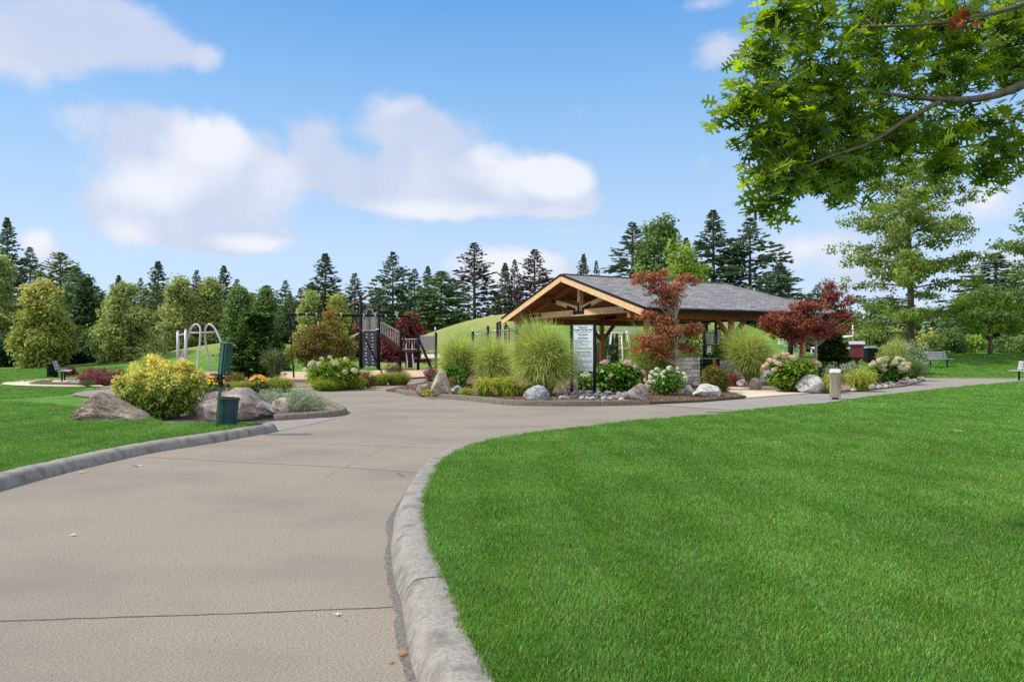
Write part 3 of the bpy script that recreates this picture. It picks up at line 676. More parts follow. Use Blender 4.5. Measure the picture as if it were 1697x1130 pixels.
def conifer_arrays(rng, H, Rr, sparse=0.0, droop=.25, power=.9, spray=.5, z0=.06, nbr=620):
    """full radius from 40% of the height down; a fine pointed leader above"""
    pos, al, no, sz, ti = [], [], [], [], []
    branches = []
    lob = rng.uniform(0, 6.28, 4)
    for b in range(nbr):
        t = 1-rng.uniform(0, 1)**1.35*(1-z0) if b > 60 else rng.uniform(.72, .995)
        prof = min(1.0, ((1-t)/.42)**power)
        az = rng.uniform(0, 2*PI)
        if rng.uniform() < sparse*(.5+.5*math.sin(3*az+t*40+lob[0])): continue
        L = (Rr*prof)*rng.uniform(.45, 1.12)*(1+.14*math.sin(2*az+lob[1]+t*9)+.16*math.sin(t*34+lob[2]+az))+.03
        z = H*t; d = np.array([math.cos(az), math.sin(az), -.30+.75*t+rng.normal(0, .12)]); d /= np.linalg.norm(d)
        bt = rng.uniform(0, 1); m = max(3, int(L/.30))
        s = 1-rng.uniform(0, 1, m)**1.5*.75
        for q in s:
            p = np.array([0, 0, z])+d*L*q+np.array([0, 0, -droop*L*q*q*(1-t)])
            for sd in (-1, 1):
                a2 = az+sd*rng.uniform(.2, 1.0); dr = np.array([math.cos(a2), math.sin(a2), -.45+.7*t+rng.normal(0, .25)])
                pos.append(p); al.append(dr); no.append((rng.normal(0, .8), rng.normal(0, .8), rng.normal(0, .8))); sz.append(spray*rng.uniform(.55, 1.3)*(.38+.62*min(1, (1-t)/.3))); ti.append(.5*bt+.5*rng.uniform())
        if len(branches) < 90 and L > .5: branches.append(((0, 0, z), tuple(np.array([0, 0, z])+d*L*.9+np.array([0, 0, -droop*L*.8*(1-t)]))))
    for z in np.linspace(H*.93, H*.985, 9): pos.append(np.array([0, 0, z])); al.append(np.array([rng.normal(0, .5), rng.normal(0, .5), 1])); no.append((1, rng.normal(), 0)); sz.append(.42*spray); ti.append(.5)
    V, Pp = cards(np.array(pos), np.array(al), np.array(no), np.array(sz), 'spray')
    return V, Pp, np.array(ti), branches

# foliage colours
F_fir = fol('fir_needles', [(.035, .065, .035), (.08, .13, .065), (.17, .24, .12)], .25, .6)
F_firg = fol('fir_needles_green', [(.06, .11, .045), (.12, .20, .07), (.24, .34, .13)], .2, .6)
F_firb = fol('fir_needles_brown', [(.035, .028, .028), (.07, .058, .05), (.14, .115, .08)], .1, .7)
F_firy = fol('fir_needles_olive', [(.07, .10, .03), (.14, .18, .05), (.26, .30, .09)], .2, .6)
F_mid = fol('leaf_mid_green', [(.06, .11, .03), (.12, .20, .05), (.23, .32, .10)], .4)
F_yel = fol('leaf_yellow_green', [(.15, .20, .055), (.27, .33, .10), (.46, .50, .19)], .45)
F_yel2 = fol('leaf_yellow', [(.18, .23, .05), (.36, .39, .10), (.60, .50, .14)], .45)
F_dark = fol('leaf_dark_green', [(.02, .045, .014), (.045, .09, .025), (.09, .15, .04)], .3)
F_oak = fol('oak_leaves', [(.06, .115, .015), (.14, .235, .022), (.32, .43, .045)], .68, .5)
F_oak2 = fol('oak_leaves_far', [(.09, .14, .03), (.17, .24, .05), (.33, .41, .11)], .5)
F_bri = fol('leaf_bright_green', [(.11, .19, .03), (.22, .33, .05), (.40, .50, .10)], .5)
F_red = fol('maple_red', [(.12, .055, .03), (.24, .085, .04), (.46, .18, .09), (.20, .20, .07)], .35)
F_red2 = fol('maple_crimson', [(.08, .03, .02), (.18, .05, .03), (.34, .085, .055), (.17, .15, .05)], .35)
F_red3 = fol('maple_far_red', [(.07, .012, .015), (.17, .03, .025), (.30, .06, .03)], .35)
F_orange = fol('maple_olive_orange', [(.05, .07, .015), (.12, .13, .025), (.24, .16, .04), (.34, .17, .05)], .4)
F_hin = fol('cypress_green', [(.015, .035, .01), (.05, .11, .022), (.13, .24, .045)], .25)
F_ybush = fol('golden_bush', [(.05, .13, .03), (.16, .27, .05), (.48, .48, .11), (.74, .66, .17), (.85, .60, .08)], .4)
F_barb = fol('barberry', [(.07, .015, .02), (.19, .035, .05), (.38, .10, .11)], .3)
F_barb2 = fol('barberry_dusky', [(.05, .02, .025), (.14, .055, .06), (.27, .13, .13)], .3)
F_sil = fol('silver_leaves', [(.07, .13, .05), (.24, .32, .18), (.52, .58, .42)], .2)
F_hyd = fol('hydrangea_leaves', [(.03, .09, .012), (.08, .20, .02), (.17, .33, .035)], .35, .4)
F_hydy = fol('hydrangea_leaves_lime', [(.04, .11, .012), (.13, .25, .02), (.36, .42, .04)], .35, .4)
F_nan = fol('nandina', [(.02, .05, .012), (.06, .10, .018), (.22, .17, .03), (.45, .20, .04)], .3)
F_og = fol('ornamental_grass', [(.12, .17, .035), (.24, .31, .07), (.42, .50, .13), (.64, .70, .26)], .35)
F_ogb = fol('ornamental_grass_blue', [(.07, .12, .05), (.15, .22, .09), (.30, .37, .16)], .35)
F_low = fol('sedge_gold', [(.07, .12, .02), (.20, .26, .04), (.42, .42, .08)], .35)
F_day = fol('daylily', [(.07, .19, .02), (.16, .32, .03), (.45, .45, .06), (.48, .33, .10)], .35)
F_petw = fol('petal_white', [(.55, .56, .42), (.78, .77, .68)], .3)
F_petp = fol('petal_pink', [(.42, .27, .19), (.62, .44, .34), (.74, .60, .48)], .3)
F_petc = fol('petal_cream', [(.40, .40, .22), (.60, .56, .36), (.72, .66, .48)], .3)
F_petb = fol('petal_blue', [(.25, .30, .55), (.40, .46, .70)], .3)
F_peto = fol('petal_yellow', [(.70, .34, .01), (.85, .50, .02)], .3)
F_petn = fol('petal_rust', [(.42, .24, .12), (.58, .36, .20)], .3)

# ------------------------------------------------------------------ background conifers: five kinds, copied and scaled
protos = []
for k, (seed, H_, Rr, sp, dr, pw, mt, spr, nb_) in enumerate([(11, 18, 2.6, .3, .3, .85, F_fir, .55, 760), (12, 18, 2.2, .6, .25, .8, F_fir, .55, 560), (13, 18, 3.2, .1, .3, .62, F_firg, .6, 900),
                                                       (14, 18, 2.7, .5, .1, .72, F_firb, .5, 700), (15, 18, 3.0, .5, .0, .6, F_firy, .6, 760), (16, 18, 3.6, .75, .4, .85, F_fir, .62, 760)]):
    rng = np.random.default_rng(seed)
    V, Pp, t, br = conifer_arrays(rng, H_, Rr, sp, dr, pw, spr, nbr=nb_)
    root = empty('conifer'); V, Pq, t = merge([(V, Pp, t)])
    np_mesh('crown', V, Pq, mt, t, root)
    mb = MB(); mb.tube([(0, 0, -.5), (0, 0, H_*.5), (0, 0, H_*.98)], [.30, .17, .03], 7)
    for a, b in br: mb.tube([a, b], [.05, .015], 4, cap=False)
    mb.build('trunk', M_bark, root)
    protos.append([root, False])
CON = [ # px, ytop, half width, D, kind, label
 (12, 362, 30, 72, 0, 'tallest dark conifer at the left end of the tree line'),
 (50, 410, 28, 76, 1, 'dark conifer with a forked thin top, second from the left end'),
 (100, 420, 42, 70, 4, 'broad olive green conifer with feathery top above the yellowing tree'),
 (128, 445, 30, 66, 2, 'dense green conifer on the right shoulder of the broad olive one'),
 (151, 475, 18, 80, 1, 'short dark conifer just right of the broad olive conifer'),
 (168, 486, 16, 84, 0, 'small dark conifer top showing left of the rounded yellow green tree'),
 (197, 457, 22, 82, 0, 'dark narrow conifer rising behind the rounded yellow green tree'),
 (233, 461, 17, 84, 1, 'thin half bare conifer leaning beside a taller spire'),
 (262, 434, 30, 80, 0, 'dark spire conifer standing highest between the two yellow green groves'),
 (326, 448, 22, 86, 1, 'thin dark conifer above the silver arches'),
 (371, 441, 25, 82, 0, 'dark conifer pair, the taller left one, behind the light green grove'),
 (393, 463, 22, 80, 1, 'dark conifer pair, the lower right one, behind the light green grove'),
 (473, 465, 22, 76, 1, 'small dark conifer above the left end of the swing frame'),
 (498, 478, 20, 78, 3, 'short brownish conifer above the swing frame'),
 (539, 421, 36, 74, 0, 'big full dark conifer above the middle of the swing frame'),
 (588, 453, 28, 80, 1, 'medium dark conifer left of the climbing tower mast'),
 (628, 478, 26, 78, 2, 'lower green conifer just behind the climbing tower'),
 (651, 418, 38, 74, 5, 'tall dark conifer with wide flat boughs right of the climbing tower'),
 (687, 446, 26, 80, 1, 'thin layered conifer right of the one with wide flat boughs'),
 (709, 442, 22, 82, 0, 'dark pointed conifer left of the bushy green one'),
 (731, 450, 42, 72, 2, 'bushy mid green conifer at the foot of the grass mound'),
 (786, 403, 40, 76, 3, 'very dark brownish conifer, tallest behind the grass mound'),
 (837, 437, 26, 84, 0, 'bluish dark conifer left of the paired brown ones'),
 (853, 431, 20, 82, 3, 'slim brown topped conifer beside the pavilion gable'),
 (886, 414, 40, 78, 3, 'wide brown and green conifer directly left of the pavilion peak'),
 (967, 422, 22, 84, 0, 'dark conifer top just right of the pavilion peak'),
 (988, 433, 15, 84, 3, 'small brown conifer top above the pavilion ridge'),
 (1048, 369, 46, 80, 1, 'dark open conifer above the left red maple'),
 (1137, 395, 26, 84, 0, 'small pointed conifer between the rounded tree and the tall spire'),
 (1182, 349, 42, 78, 0, 'tallest spire conifer above the pavilion ridge'),
 (1243, 362, 52, 76, 5, 'big open conifer with reaching boughs above the hip of the roof'),
 (1292, 436, 44, 70, 5, 'lower shaggy conifer beyond the right end of the roof'),
 (1355, 472, 26, 80, 1, 'small dark conifer above the right red maple'),
 (1650, 420, 60, 62, 0, 'dark conifer behind the bright green trees at the right edge'),
]
for (px, yt, hw, D, kd, lab) in CON:
    x = (px-CX)/F*D; z = hz1(x, D)-.3; ztop = HC+(HY-yt)/F*D; H_ = ztop-z
    Rr = {0: 2.6, 1: 2.2, 2: 3.2, 3: 2.7, 4: 3.0, 5: 3.6}[kd]
    pr = protos[kd]; o = copy_tree(pr[0]) if pr[1] else pr[0]; pr[1] = True
    s = H_/18; sx = (hw/F*D)/Rr*1.2; sx = max(sx, s*.5)
    o.location = (x, D, z); o.scale = (sx, sx, s); o.rotation_euler = (0, 0, (px*1.7) % 6.28)
    tag(o, lab, 'conifer', 'conifers in the tree line')
rq = random.Random(12)
for i in range(46):
    px = -30+i*19.5+rq.uniform(-6, 6) if i < 34 else 960+(i-34)*38+rq.uniform(-8, 8)
    if 640 < px < 700: px += 0
    yt = rq.uniform(468, 505) if px < 900 else rq.uniform(470, 500); D = rq.uniform(68, 90); hw = rq.uniform(24, 36)
    kd = rq.choice([2, 2, 2, 4, 1, 5]); x = (px-CX)/F*D; z = hz1(x, D)-.3; H_ = HC+(HY-yt)/F*D-z; o = copy_tree(protos[kd][0])
    s = H_/18; sx = max((hw/F*D)/{1: 2.2, 2: 3.2, 4: 3.0, 5: 3.6}[kd]*1.1, s*.5); o.location = (x, D, z); o.scale = (sx, sx, s); o.rotation_euler = (0, 0, px % 6.28)
    tag(o, 'mid height green conifer filling the tree line below the tall spires', 'conifer', 'lower conifers filling the tree line')
# ------------------------------------------------------------------ background broadleaf trees
def bg_tree(seed, px, yt, x0, x1, yb, D, mat, label, K=460, per=34, ls=.24, cs=.6, grad=None, name='broadleaf_tree', group='broadleaf trees along the wood edge', rp=1.0, r0=.14, low=.12, tm='diamond'):
    x = (px-CX)/F*D; z = HC-(yb-HY)/F*D; z = min(z, hz1(x, D)); h = HC+(HY-yt)/F*D-z; w = (x1-x0)/F*D/2; cx = ((x0+x1)/2-CX)/F*D-x
    rq = np.random.default_rng(seed+9); env = []
    for zz, rr in ((.08, .72), (.20, .92), (.34, 1.0), (.48, .92), (.62, .74), (.75, .52), (.87, .30), (.95, .14)):
        rr = rr**rp; ox, oy = rq.normal(0, .07, 2)*w; env.append((cx*(1-zz*.5)+ox, oy, h*zz, w*rr*rq.uniform(.85, 1.05), w*rr, h*.10))
        for _ in range(3):
            a = rq.uniform(0, 2*PI); env.append((cx*(1-zz*.5)+math.cos(a)*w*rr*.8, math.sin(a)*w*rr*.8, h*(zz+rq.uniform(-.04, .08)), w*.24, w*.24, h*.09))
    g_ = (lambda p, t, r: grad(p[:, 2]/h, t, r)) if grad else None
    return tree(name, seed, (x, D, z), h, env, K, per, cs, ls, tm, mat, r0, M_barkp, 12, label, 'tree', group, g_, trunk_h=.8, sb=.3)
top_orange = lambda zz, t, r: t*.55+.5*np.clip((zz-.6)/.4, 0, 1)*r.uniform(.3, 1.2, len(t))
bg_tree(101, 66, 474, 28, 118, 613, 48, F_yel2, 'yellowing tree with an orange tinted top by the litter bin', grad=top_orange)
bg_tree(102, 2, 430, -50, 36, 613, 54, F_yel, 'light green tree cut by the left edge of the view')
bg_tree(103, 205, 484, 154, 264, 613, 50, F_yel, 'rounded yellow green tree left of the silver arches', K=420)
bg_tree(104, 300, 463, 256, 336, 611, 56, F_yel, 'upright yellow green tree behind the silver arches', K=330)
bg_tree(105, 350, 466, 318, 384, 611, 57, F_yel, 'leaning light green tree with a ragged top right of the silver arches')
bg_tree(106, 398, 486, 366, 424, 611, 55, F_mid, 'mid green tree behind the dark cypress bush')
bg_tree(107, 436, 486, 410, 470, 610, 60, F_mid, 'greyish olive tree between the cypress bush and the swing frame')
bg_tree(108, 515, 496, 488, 534, 612, 52, F_yel, 'rounded lime green tree under the big conifer', K=220)
bg_tree(109, 561, 497, 536, 584, 612, 52, F_yel2, 'yellow tree right of the rounded lime green one', K=220)
bg_tree(110, 1091, 371, 1048, 1142, 600, 74, F_mid, 'large rounded green tree behind the pavilion roof', K=520, ls=.36, rp=.45, cs=.9)
bg_tree(111, 1128, 416, 1092, 1184, 600, 48, F_bri, 'bright lime tree just above the pavilion ridge', K=260, per=32, ls=.26, rp=.5)
bg_tree(112, 140, 470, 112, 172, 613, 60, F_dark, 'dark green rounded tree between the two yellowing trees')
# crimson maples behind the playground
bg_tree(113, 602, 538, 582, 622, 606, 54, F_red3, 'dark red maple behind the climbing wall', K=60, per=50, ls=.28, cs=.7, name='maple_tree', group='crimson maples behind the playground')
bg_tree(114, 672, 528, 652, 712, 606, 54, F_red3, 'crimson maple behind the playground stairs', K=90, per=50, ls=.28, cs=.7, name='maple_tree', group='crimson maples behind the playground')
bg_tree(115, 646, 560, 628, 664, 606, 53, F_barb, 'low purple maple under the playground stairs', K=50, per=50, ls=.26, cs=.6, name='maple_tree', group='crimson maples behind the playground')
# shaded wood behind everything: reads as one mass
def wood_mass():
    rng = np.random.default_rng(77); parts = []
    env = []
    for px in range(-160, 1900, 22):
        D = 92+rng.uniform(-6, 6) if px < 1330 else 80
        x = (px-CX)/F*D; z = hz1(x, D); top = HC+(HY-rng.uniform(488, 522))/F*D
        env.append((x, D, (z+top)/2-1, 3.2, 2.5, (top-z)/2+1))
    L1, cc = clump_leaves(rng, env, 3400, 24, 1.4, .7, 'diamond', .5, .8, None, .35, .4)
    parts.append(L1)
    V, Pp, t = merge(parts)
    tag(np_mesh('distant_wood', V, Pp, F_firg, t), 'dark mass of woodland filling in behind the separate trees', 'woodland', kind='stuff')
    env = []
    for px in list(range(-120, 640, 16)):
        D = 50+rng.uniform(0, 6) if px < 250 else 60
        x = (px-CX)/F*D; z = hz1(x, D); env.append((x, D, z+1.0, 1.5, 1.2, 1.2+rng.uniform(0, 1.0)))
    L1, cc = clump_leaves(rng, env, 900, 24, .7, .4, 'diamond', .5, .8, None, .35, .4)
    V, Pp, t = merge([L1]); tag(np_mesh('undergrowth', V, Pp, F_dark, t), 'dark undergrowth at the foot of the wood edge', 'undergrowth', kind='stuff')
wood_mass()
# ------------------------------------------------------------------ trees on the right
def right_trees():
    rng = np.random.default_rng(5)
    # pin oak: layered boughs along a straight leader
    D = 44; x = (1508-CX)/F*D; z = hz1(x, D); h = HC+(HY-262)/F*D-z
    root = empty('pin_oak', (x, D, z)); parts = []; cc_all = []
    mb = MB(); mb.tube([(0, 0, -.3), (0.05, 0, h*.3), (-.05, 0, h*.6), (0, 0, h*.97)], [.26, .19, .11, .03], 10)
    for i in range(64):
        t = rng.uniform(.12, .99); az = rng.uniform(0, 2*PI); 
        L = (6.0*(1-t)**.5+.5)*rng.uniform(.6, 1.05)
        if t < .33: L *= .9
        rise = (-.18+.75*t)*L
        a = Vector((0, 0, h*t*.96)); b = a+Vector((math.cos(az)*L, math.sin(az)*L, rise*.8)); m = a.lerp(b, .5)+Vector((0, 0, .05*L))
        mb.tube([a, m, b], [.06*(1-t)+.02, .035, .01], 5, cap=False)
        env = []
        for q in np.linspace(.3, 1, max(3, int(L/.6))):
            p = a.lerp(b, q); env.append((p.x, p.y, p.z, .8, .8, .42))
        Lf, cc = clump_leaves(rng, env, int(len(env)*3.3), 24, .46, .21, 'diamond', .5, .5, None, .6, .5); parts.append(Lf)
    V, Pp, t = merge(parts); np_mesh('crown', V, Pp, F_oak2, t, root); mb.build('trunk', M_bark, root, smooth=1)
    tag(root, 'young oak with layered open crown and dark straight trunk right of the red maple', 'tree')
    # bright maple with a short trunk
    D = 46; x = (1641-CX)/F*D; z = hz1(x, D); sc = D/F
    tree('broadleaf_tree', 21, (x, D, z), 5.2, [(-.2, 0, 2.6, 3.0, 2.6, 1.5), (-1.8, 0, 3.2, 1.8, 1.8, 1.1), (1.6, 0, 3.4, 1.8, 1.8, 1.2), (.2, 0, 4.0, 1.8, 1.8, .9)], 190, 36, .5, .24, 'diamond', F_bri, .13, M_bark, 12,
         'bright green spreading tree with a short trunk on the lawn crest', 'tree', None, None, z0=.3)
    D = 36; x = (1790-CX)/F*D; z = hz1(x, D)
    root = empty('broadleaf_tree', (x, D, z)); parts = []; mb = MB(); mb.tube([(0, 0, -.3), (0, 0, 4), (0, 0, 9.5)], [.22, .15, .03], 8)
    for i in range(48):
        t = rng.uniform(.25, 1); az = rng.uniform(PI*.55, PI*1.45) if i % 3 else rng.uniform(0, 2*PI); L = (5.2*(1-t)**.5+.6)*rng.uniform(.6, 1.05)
        a = Vector((0, 0, 9.3*t)); b = a+Vector((math.cos(az)*L, math.sin(az)*L, (.0+.4*t)*L)); mb.tube([a, a.lerp(b, .5)+Vector((0, 0, .1)), b], [.05, .03, .01], 5, cap=False)
        env = [(*(a.lerp(b, q)), .55, .55, .3) for q in np.linspace(.3, 1, max(3, int(L/.6)))]
        Lf, cc = clump_leaves(rng, env, int(len(env)*3), 22, .42, .19, 'diamond', .5, .5, None, .6, .5); parts.append(Lf)
    V, Pp, t = merge(parts); np_mesh('crown', V, Pp, F_mid, t, root); mb.build('trunk', M_bark, root, smooth=1)
    tag(root, 'tree with airy pale boughs reaching in from the right edge', 'tree')
    # border shrubs behind the crest
    i = 0
    for (px, yt, hw, mat, lab) in [(1440, 540, 30, F_mid, 'green bush behind the dark red box'), (1478, 545, 26, F_yel2, 'yellow green bush left of the oak trunk'), (1535, 548, 32, F_yel2, 'yellowish bush right of the oak trunk'),
                              (1575, 545, 34, F_mid, 'dark leafy bush behind the empty bench'), (1608, 556, 26, F_bri, 'pale green bush left of the short trunk'), (1680, 552, 34, F_mid, 'rounded bush at the right edge behind the lawn'), (1720, 540, 40, F_mid, 'bush beyond the right end of the lawn'),
                              (1400, 545, 28, F_yel, 'olive bush behind the white crossbar'), (1340, 545, 34, F_dark, 'dark bush behind the right red maple'), (1180, 540, 40, F_mid, 'green bush framed under the pavilion roof'), (1095, 548, 34, F_dark, 'dark bush seen under the pavilion beyond the left maple'), (1230, 545, 36, F_mid, 'green bush behind the far pavilion post'), (1003, 556, 26, F_dark, 'dark bush behind the white ladder climber'), (1050, 553, 30, F_dark, 'dark bush seen between the two left pavilion posts')]:
        D = 50+(i % 3)*1.5; i += 1; x = (px-CX)/F*D; z = hz1(x, D)-.1; h = HC+(HY-yt)/F*D-z; w = hw/F*D
        shrub('border_bush', 300+i, (x, D, z), [(0, 0, h*.45, w, w*.8, h*.5), (w*.3, 0, h*.65, w*.6, w*.6, h*.35)], 60, 30, .42, .22, 'diamond', mat, lab, 'bush', 'bushes bordering the far lawn', stems=5)
right_trees()
# ------------------------------------------------------------------ overhanging oak in the near top right
def near_oak():
    rng = np.random.default_rng(9); base = Vector((8.2, 7.6, .1)); root = empty('oak_tree', base)
    mb = MB()
    lim = []
    def limb(pts, r, n=9):
        pl = crv([tuple(p) for p in pts], 5); k = len(pl); mb.tube([p-base for p in pl], [r[0]+(r[1]-r[0])*(i/(k-1))**.8 for i in range(k)], n); lim.append(pl)
    mb.tube([Vector((0, 0, -.3)), Vector((0, 0, .3)), Vector((-.05, 0, 2.2)), Vector((.05, 0, 4.2)), Vector((0, .1, 7.5))], [.30, .22, .18, .15, .03], 14)
    T1 = base+Vector((0, 0, 3.2)); T2 = base+Vector((0, 0, 3.9)); T3 = base+Vector((0, 0, 4.8))
    limb([T1, P(1800, 90, 7.0), P(1697, 140, 6.4), P(1640, 160, 6.2), P(1580, 166, 6.0), P(1500, 160, 5.9), P(1420, 146, 5.8), P(1330, 130, 5.8)], (.062, .005))
    limb([P(1560, 167, 6.0), P(1500, 200, 5.7), P(1440, 238, 5.5), P(1370, 262, 5.3), P(1310, 290, 5.2)], (.026, .004))
    limb([T2, P(1800, -40, 6.6), P(1700, 6, 6.2), P(1610, 30, 6.0), P(1520, 42, 5.8), P(1400, 45, 5.8), P(1300, 50, 5.8)], (.034, .004))
    limb([T2, P(1780, 10, 7.2), P(1690, 40, 7.0), P(1600, 75, 6.8), P(1520, 100, 6.6), P(1440, 120, 6.4)], (.035, .005))
    limb([T1, P(1790, 200, 7.0), P(1700, 235, 6.8), P(1620, 240, 6.6), P(1540, 255, 6.4)], (.035, .005))
    limb([T3, P(1700, -160, 6.4), P(1560, -120, 6.0), P(1420, -60, 5.8), P(1320, -20, 5.6)], (.05, .005))
    limb([T3, base+Vector((2, 1, 6)), base+Vector((4, 2, 6.5))], (.05, .01)); limb([T2, base+Vector((1.5, -2, 5)), base+Vector((2.5, -4, 5.6))], (.05, .01))
    limb([T3, base+Vector((-.5, 2.5, 5.6)), base+Vector((-1.2, 4.5, 6.3))], (.05, .01))
    blobs = [(1290, 25, 62, 5.6, 1.0), (1262, 85, 36, 5.5, .5), (1350, 60, 70, 5.9, 1.3), (1450, 40, 80, 6.2, 1.6), (1570, 40, 90, 6.5, 1.9), (1680, 50, 90, 6.8, 1.8), (1240, 170, 34, 5.4, .6), (1215, 182, 18, 5.3, .15), (1290, 160, 60, 5.6, 1.2),
             (1370, 140, 75, 5.9, 1.6), (1460, 130, 80, 6.2, 1.7), (1560, 120, 80, 6.5, 1.4), (1660, 110, 80, 6.8, 1.6), (1265, 225, 38, 5.4, .8), (1320, 230, 62, 5.6, 1.5), (1400, 220, 70, 5.9, 1.7), (1480, 225, 66, 6.1, 1.5), (1560, 225, 60, 6.4, 1.1), (1650, 215, 66, 6.7, 1.1),
             (1290, 290, 40, 5.4, 1.1), (1350, 285, 50, 5.6, 1.1), (1400, 290, 40, 5.7, .7), (1275, 335, 22, 5.3, .4), (1570, 270, 34, 6.3, .6), (1650, 270, 40, 6.5, .6), (1690, 255, 40, 6.7, .5), (1440, 275, 34, 5.8, .5), (1500, -30, 150, 6.2, 1.3), (1700, -20, 120, 6.8, 1.0), (1780, 80, 100, 7.4, 1.5), (1790, 200, 80, 7.4, 1.2)]
    pos, twig = [], MB()
    allp = [p for pl in lim for p in pl]
    for (bx, by, br, D, w) in blobs:
        n = int(118*w)
        c = P(bx, by, D); rad = br/F*D
        m = max(3, int(5*w)); ends = c+Vector((0, 0, 0))
        ec = [c+Vector(rng.normal(0, 1, 3)).normalized()*rad*rng.uniform(.15, .95) for _ in range(m*3)]
        ec.sort(key=lambda e: min((p-e).length for p in allp[::3])); grown = []
        for e in ec:
            q = min(allp+grown, key=lambda p: (p-e).length); L_ = (q-e).length
            twig.tube([q-base, q.lerp(e, .4)+Vector(rng.normal(0, .07, 3))*L_-base, q.lerp(e, .75)+Vector(rng.normal(0, .06, 3))*L_-base, e-base], [.0055, .0045, .003, .0015], 5, cap=False); grown.append(e)
        for i in range(n):
            e = ec[int(rng.integers(len(ec)))]; d = Vector(rng.normal(0, 1, 3)); d.normalize(); pos.append(e+d*rng.uniform(.02, .24))
        for p in ec: pos.append(p)
    # rest of the crown beyond the frame
    for (cx, cy, cz, r, n) in [(1.5, 1, 6.2, 2.2, 420), (2.5, -2, 5.4, 1.8, 260), (-.6, 3.2, 6.2, 1.6, 260), (.3, 0, 7.6, 1.4, 240), (3.6, 2, 5.2, 1.5, 200)]:
        for i in range(n):
            d = Vector(rng.normal(0, 1, 3)); d.normalize(); pos.append(base+Vector((cx, cy, cz))+d*r*rng.uniform(.3, 1))
    pos = np.array([tuple(p-base) for p in pos]); n = len(pos)
    nor = nrm(np.array([-.3, -.55, .75])+rng.normal(0, .5, (n, 3))); al = nrm(np.stack([rng.normal(-.35, .9, n), rng.normal(-.2, .9, n), rng.normal(-.3, .3, n)], 1))
    V, Pp = cards(pos, al, nor, rng.uniform(.10, .17, n), 'oak')
    V, Pq, t = merge([(V, Pp, rng.uniform(0, 1, n))]); np_mesh('crown', V, Pq, F_oak, t, root)
    b = len(mb.v); mb.add(twig.v, twig.f)
    mb.build('trunk', M_bark, root, smooth=1)
    # the rusty dead sprig
    pos = np.array([tuple(P(1590+rng.normal(0, 8), 35+rng.normal(0, 7), 5.6)-base) for _ in range(16)])
    V, Pp = cards(pos, rnd_unit(rng, 16), rnd_unit(rng, 16), rng.uniform(.05, .10, 16), 'oak'); V, Pq, t = merge([(V, Pp, rng.uniform(0, 1, 16))])
    d = np_mesh('dead_leaves', V, Pq, fol('dead_leaf', [(.10, .03, .01), (.30, .09, .03)], .3), t, root); d['label'] = 'rusty dead leaves on one twig'
    tag(root, 'near oak whose lobed green leaves hang into the top right of the view', 'tree')
near_oak()

# ------------------------------------------------------------------ ornamental grasses
def blades(rng, n, Hh, Rr, w, base_r=.12, zlow=.05, seg=6, arch=.75, tipdrop=.0, tb=0.0, upr=.0):
    az = rng.uniform(0, 2*PI, n); u = rng.uniform(0, 1, n)**(1-.45*upr)
    psi = np.arcsin(np.clip(-.62+1.62*u, -1, 1))           # elevation of tip on the envelope
    k = rng.uniform(.72, 1.06, n); ph = rng.uniform(0, 6, 4); k = k*(1+.09*np.sin(2*az+ph[0])+.08*np.sin(5*az+ph[1]+3*psi)+.06*np.sin(9*az+ph[2]-5*psi))
    cz = .46+.10*upr; tip = np.stack([np.cos(az)*np.cos(psi)*Rr*k, np.sin(az)*np.cos(psi)*Rr*k, Hh*(cz+np.sin(psi)*(1-cz)*k)], 1)
    ba = rng.uniform(0, 2*PI, n); br = base_r*np.sqrt(rng.uniform(0, 1, n)); b0 = np.stack([np.cos(ba)*br, np.sin(ba)*br, np.zeros(n)], 1)
    mid = b0*1.0 + np.stack([tip[:, 0]*.38, tip[:, 1]*.38, np.maximum(tip[:, 2], Hh*.15)*.60+Hh*arch*.40*np.cos(psi)+.02], 1)
    mid += rng.normal(0, .022*Hh, (n, 3)); tip += rng.normal(0, .03*Hh, (n, 3))
    s = np.linspace(0, 1, seg+1)
    pt = ((1-s)**2)[None, :, None]*b0[:, None]+(2*s*(1-s))[None, :, None]*mid[:, None]+(s**2)[None, :, None]*tip[:, None]
    pt[:, :, 2] -= tipdrop*Hh*(s**4)[None, :]*rng.uniform(0, 1, n)[:, None]
    lx, ly = rng.normal(0, .13, 2); zz = (pt[:, :, 2]/max(Hh, .1))**2*Hh; pt[:, :, 0] += lx*zz; pt[:, :, 1] += ly*zz
    tan = np.stack([-np.sin(az), np.cos(az), np.zeros(n)], 1)+rng.normal(0, .5, (n, 3)); tan = nrm(tan)
    ww = w*rng.uniform(.6, 1.2, n)
    wid = ww[:, None]*(np.array([.8]+[1]*(seg-1)+[.12])*np.clip(1.15-s*.55, 0, 1))[None, :]
    A = pt-tan[:, None]*wid[:, :, None]; B = pt+tan[:, None]*wid[:, :, None]
    V = np.stack([A, B], 2).reshape(-1, 3); m = 2*(seg+1)
    base = (np.arange(n)*m)[:, None, None]; q = (np.arange(seg)*2)[None, :, None]+np.array([0, 1, 3, 2])[None, None, :]
    Pp = (base+q).reshape(-1, 4)
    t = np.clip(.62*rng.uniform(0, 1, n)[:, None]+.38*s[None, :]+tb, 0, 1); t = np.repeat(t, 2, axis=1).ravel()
    return V, Pp, t
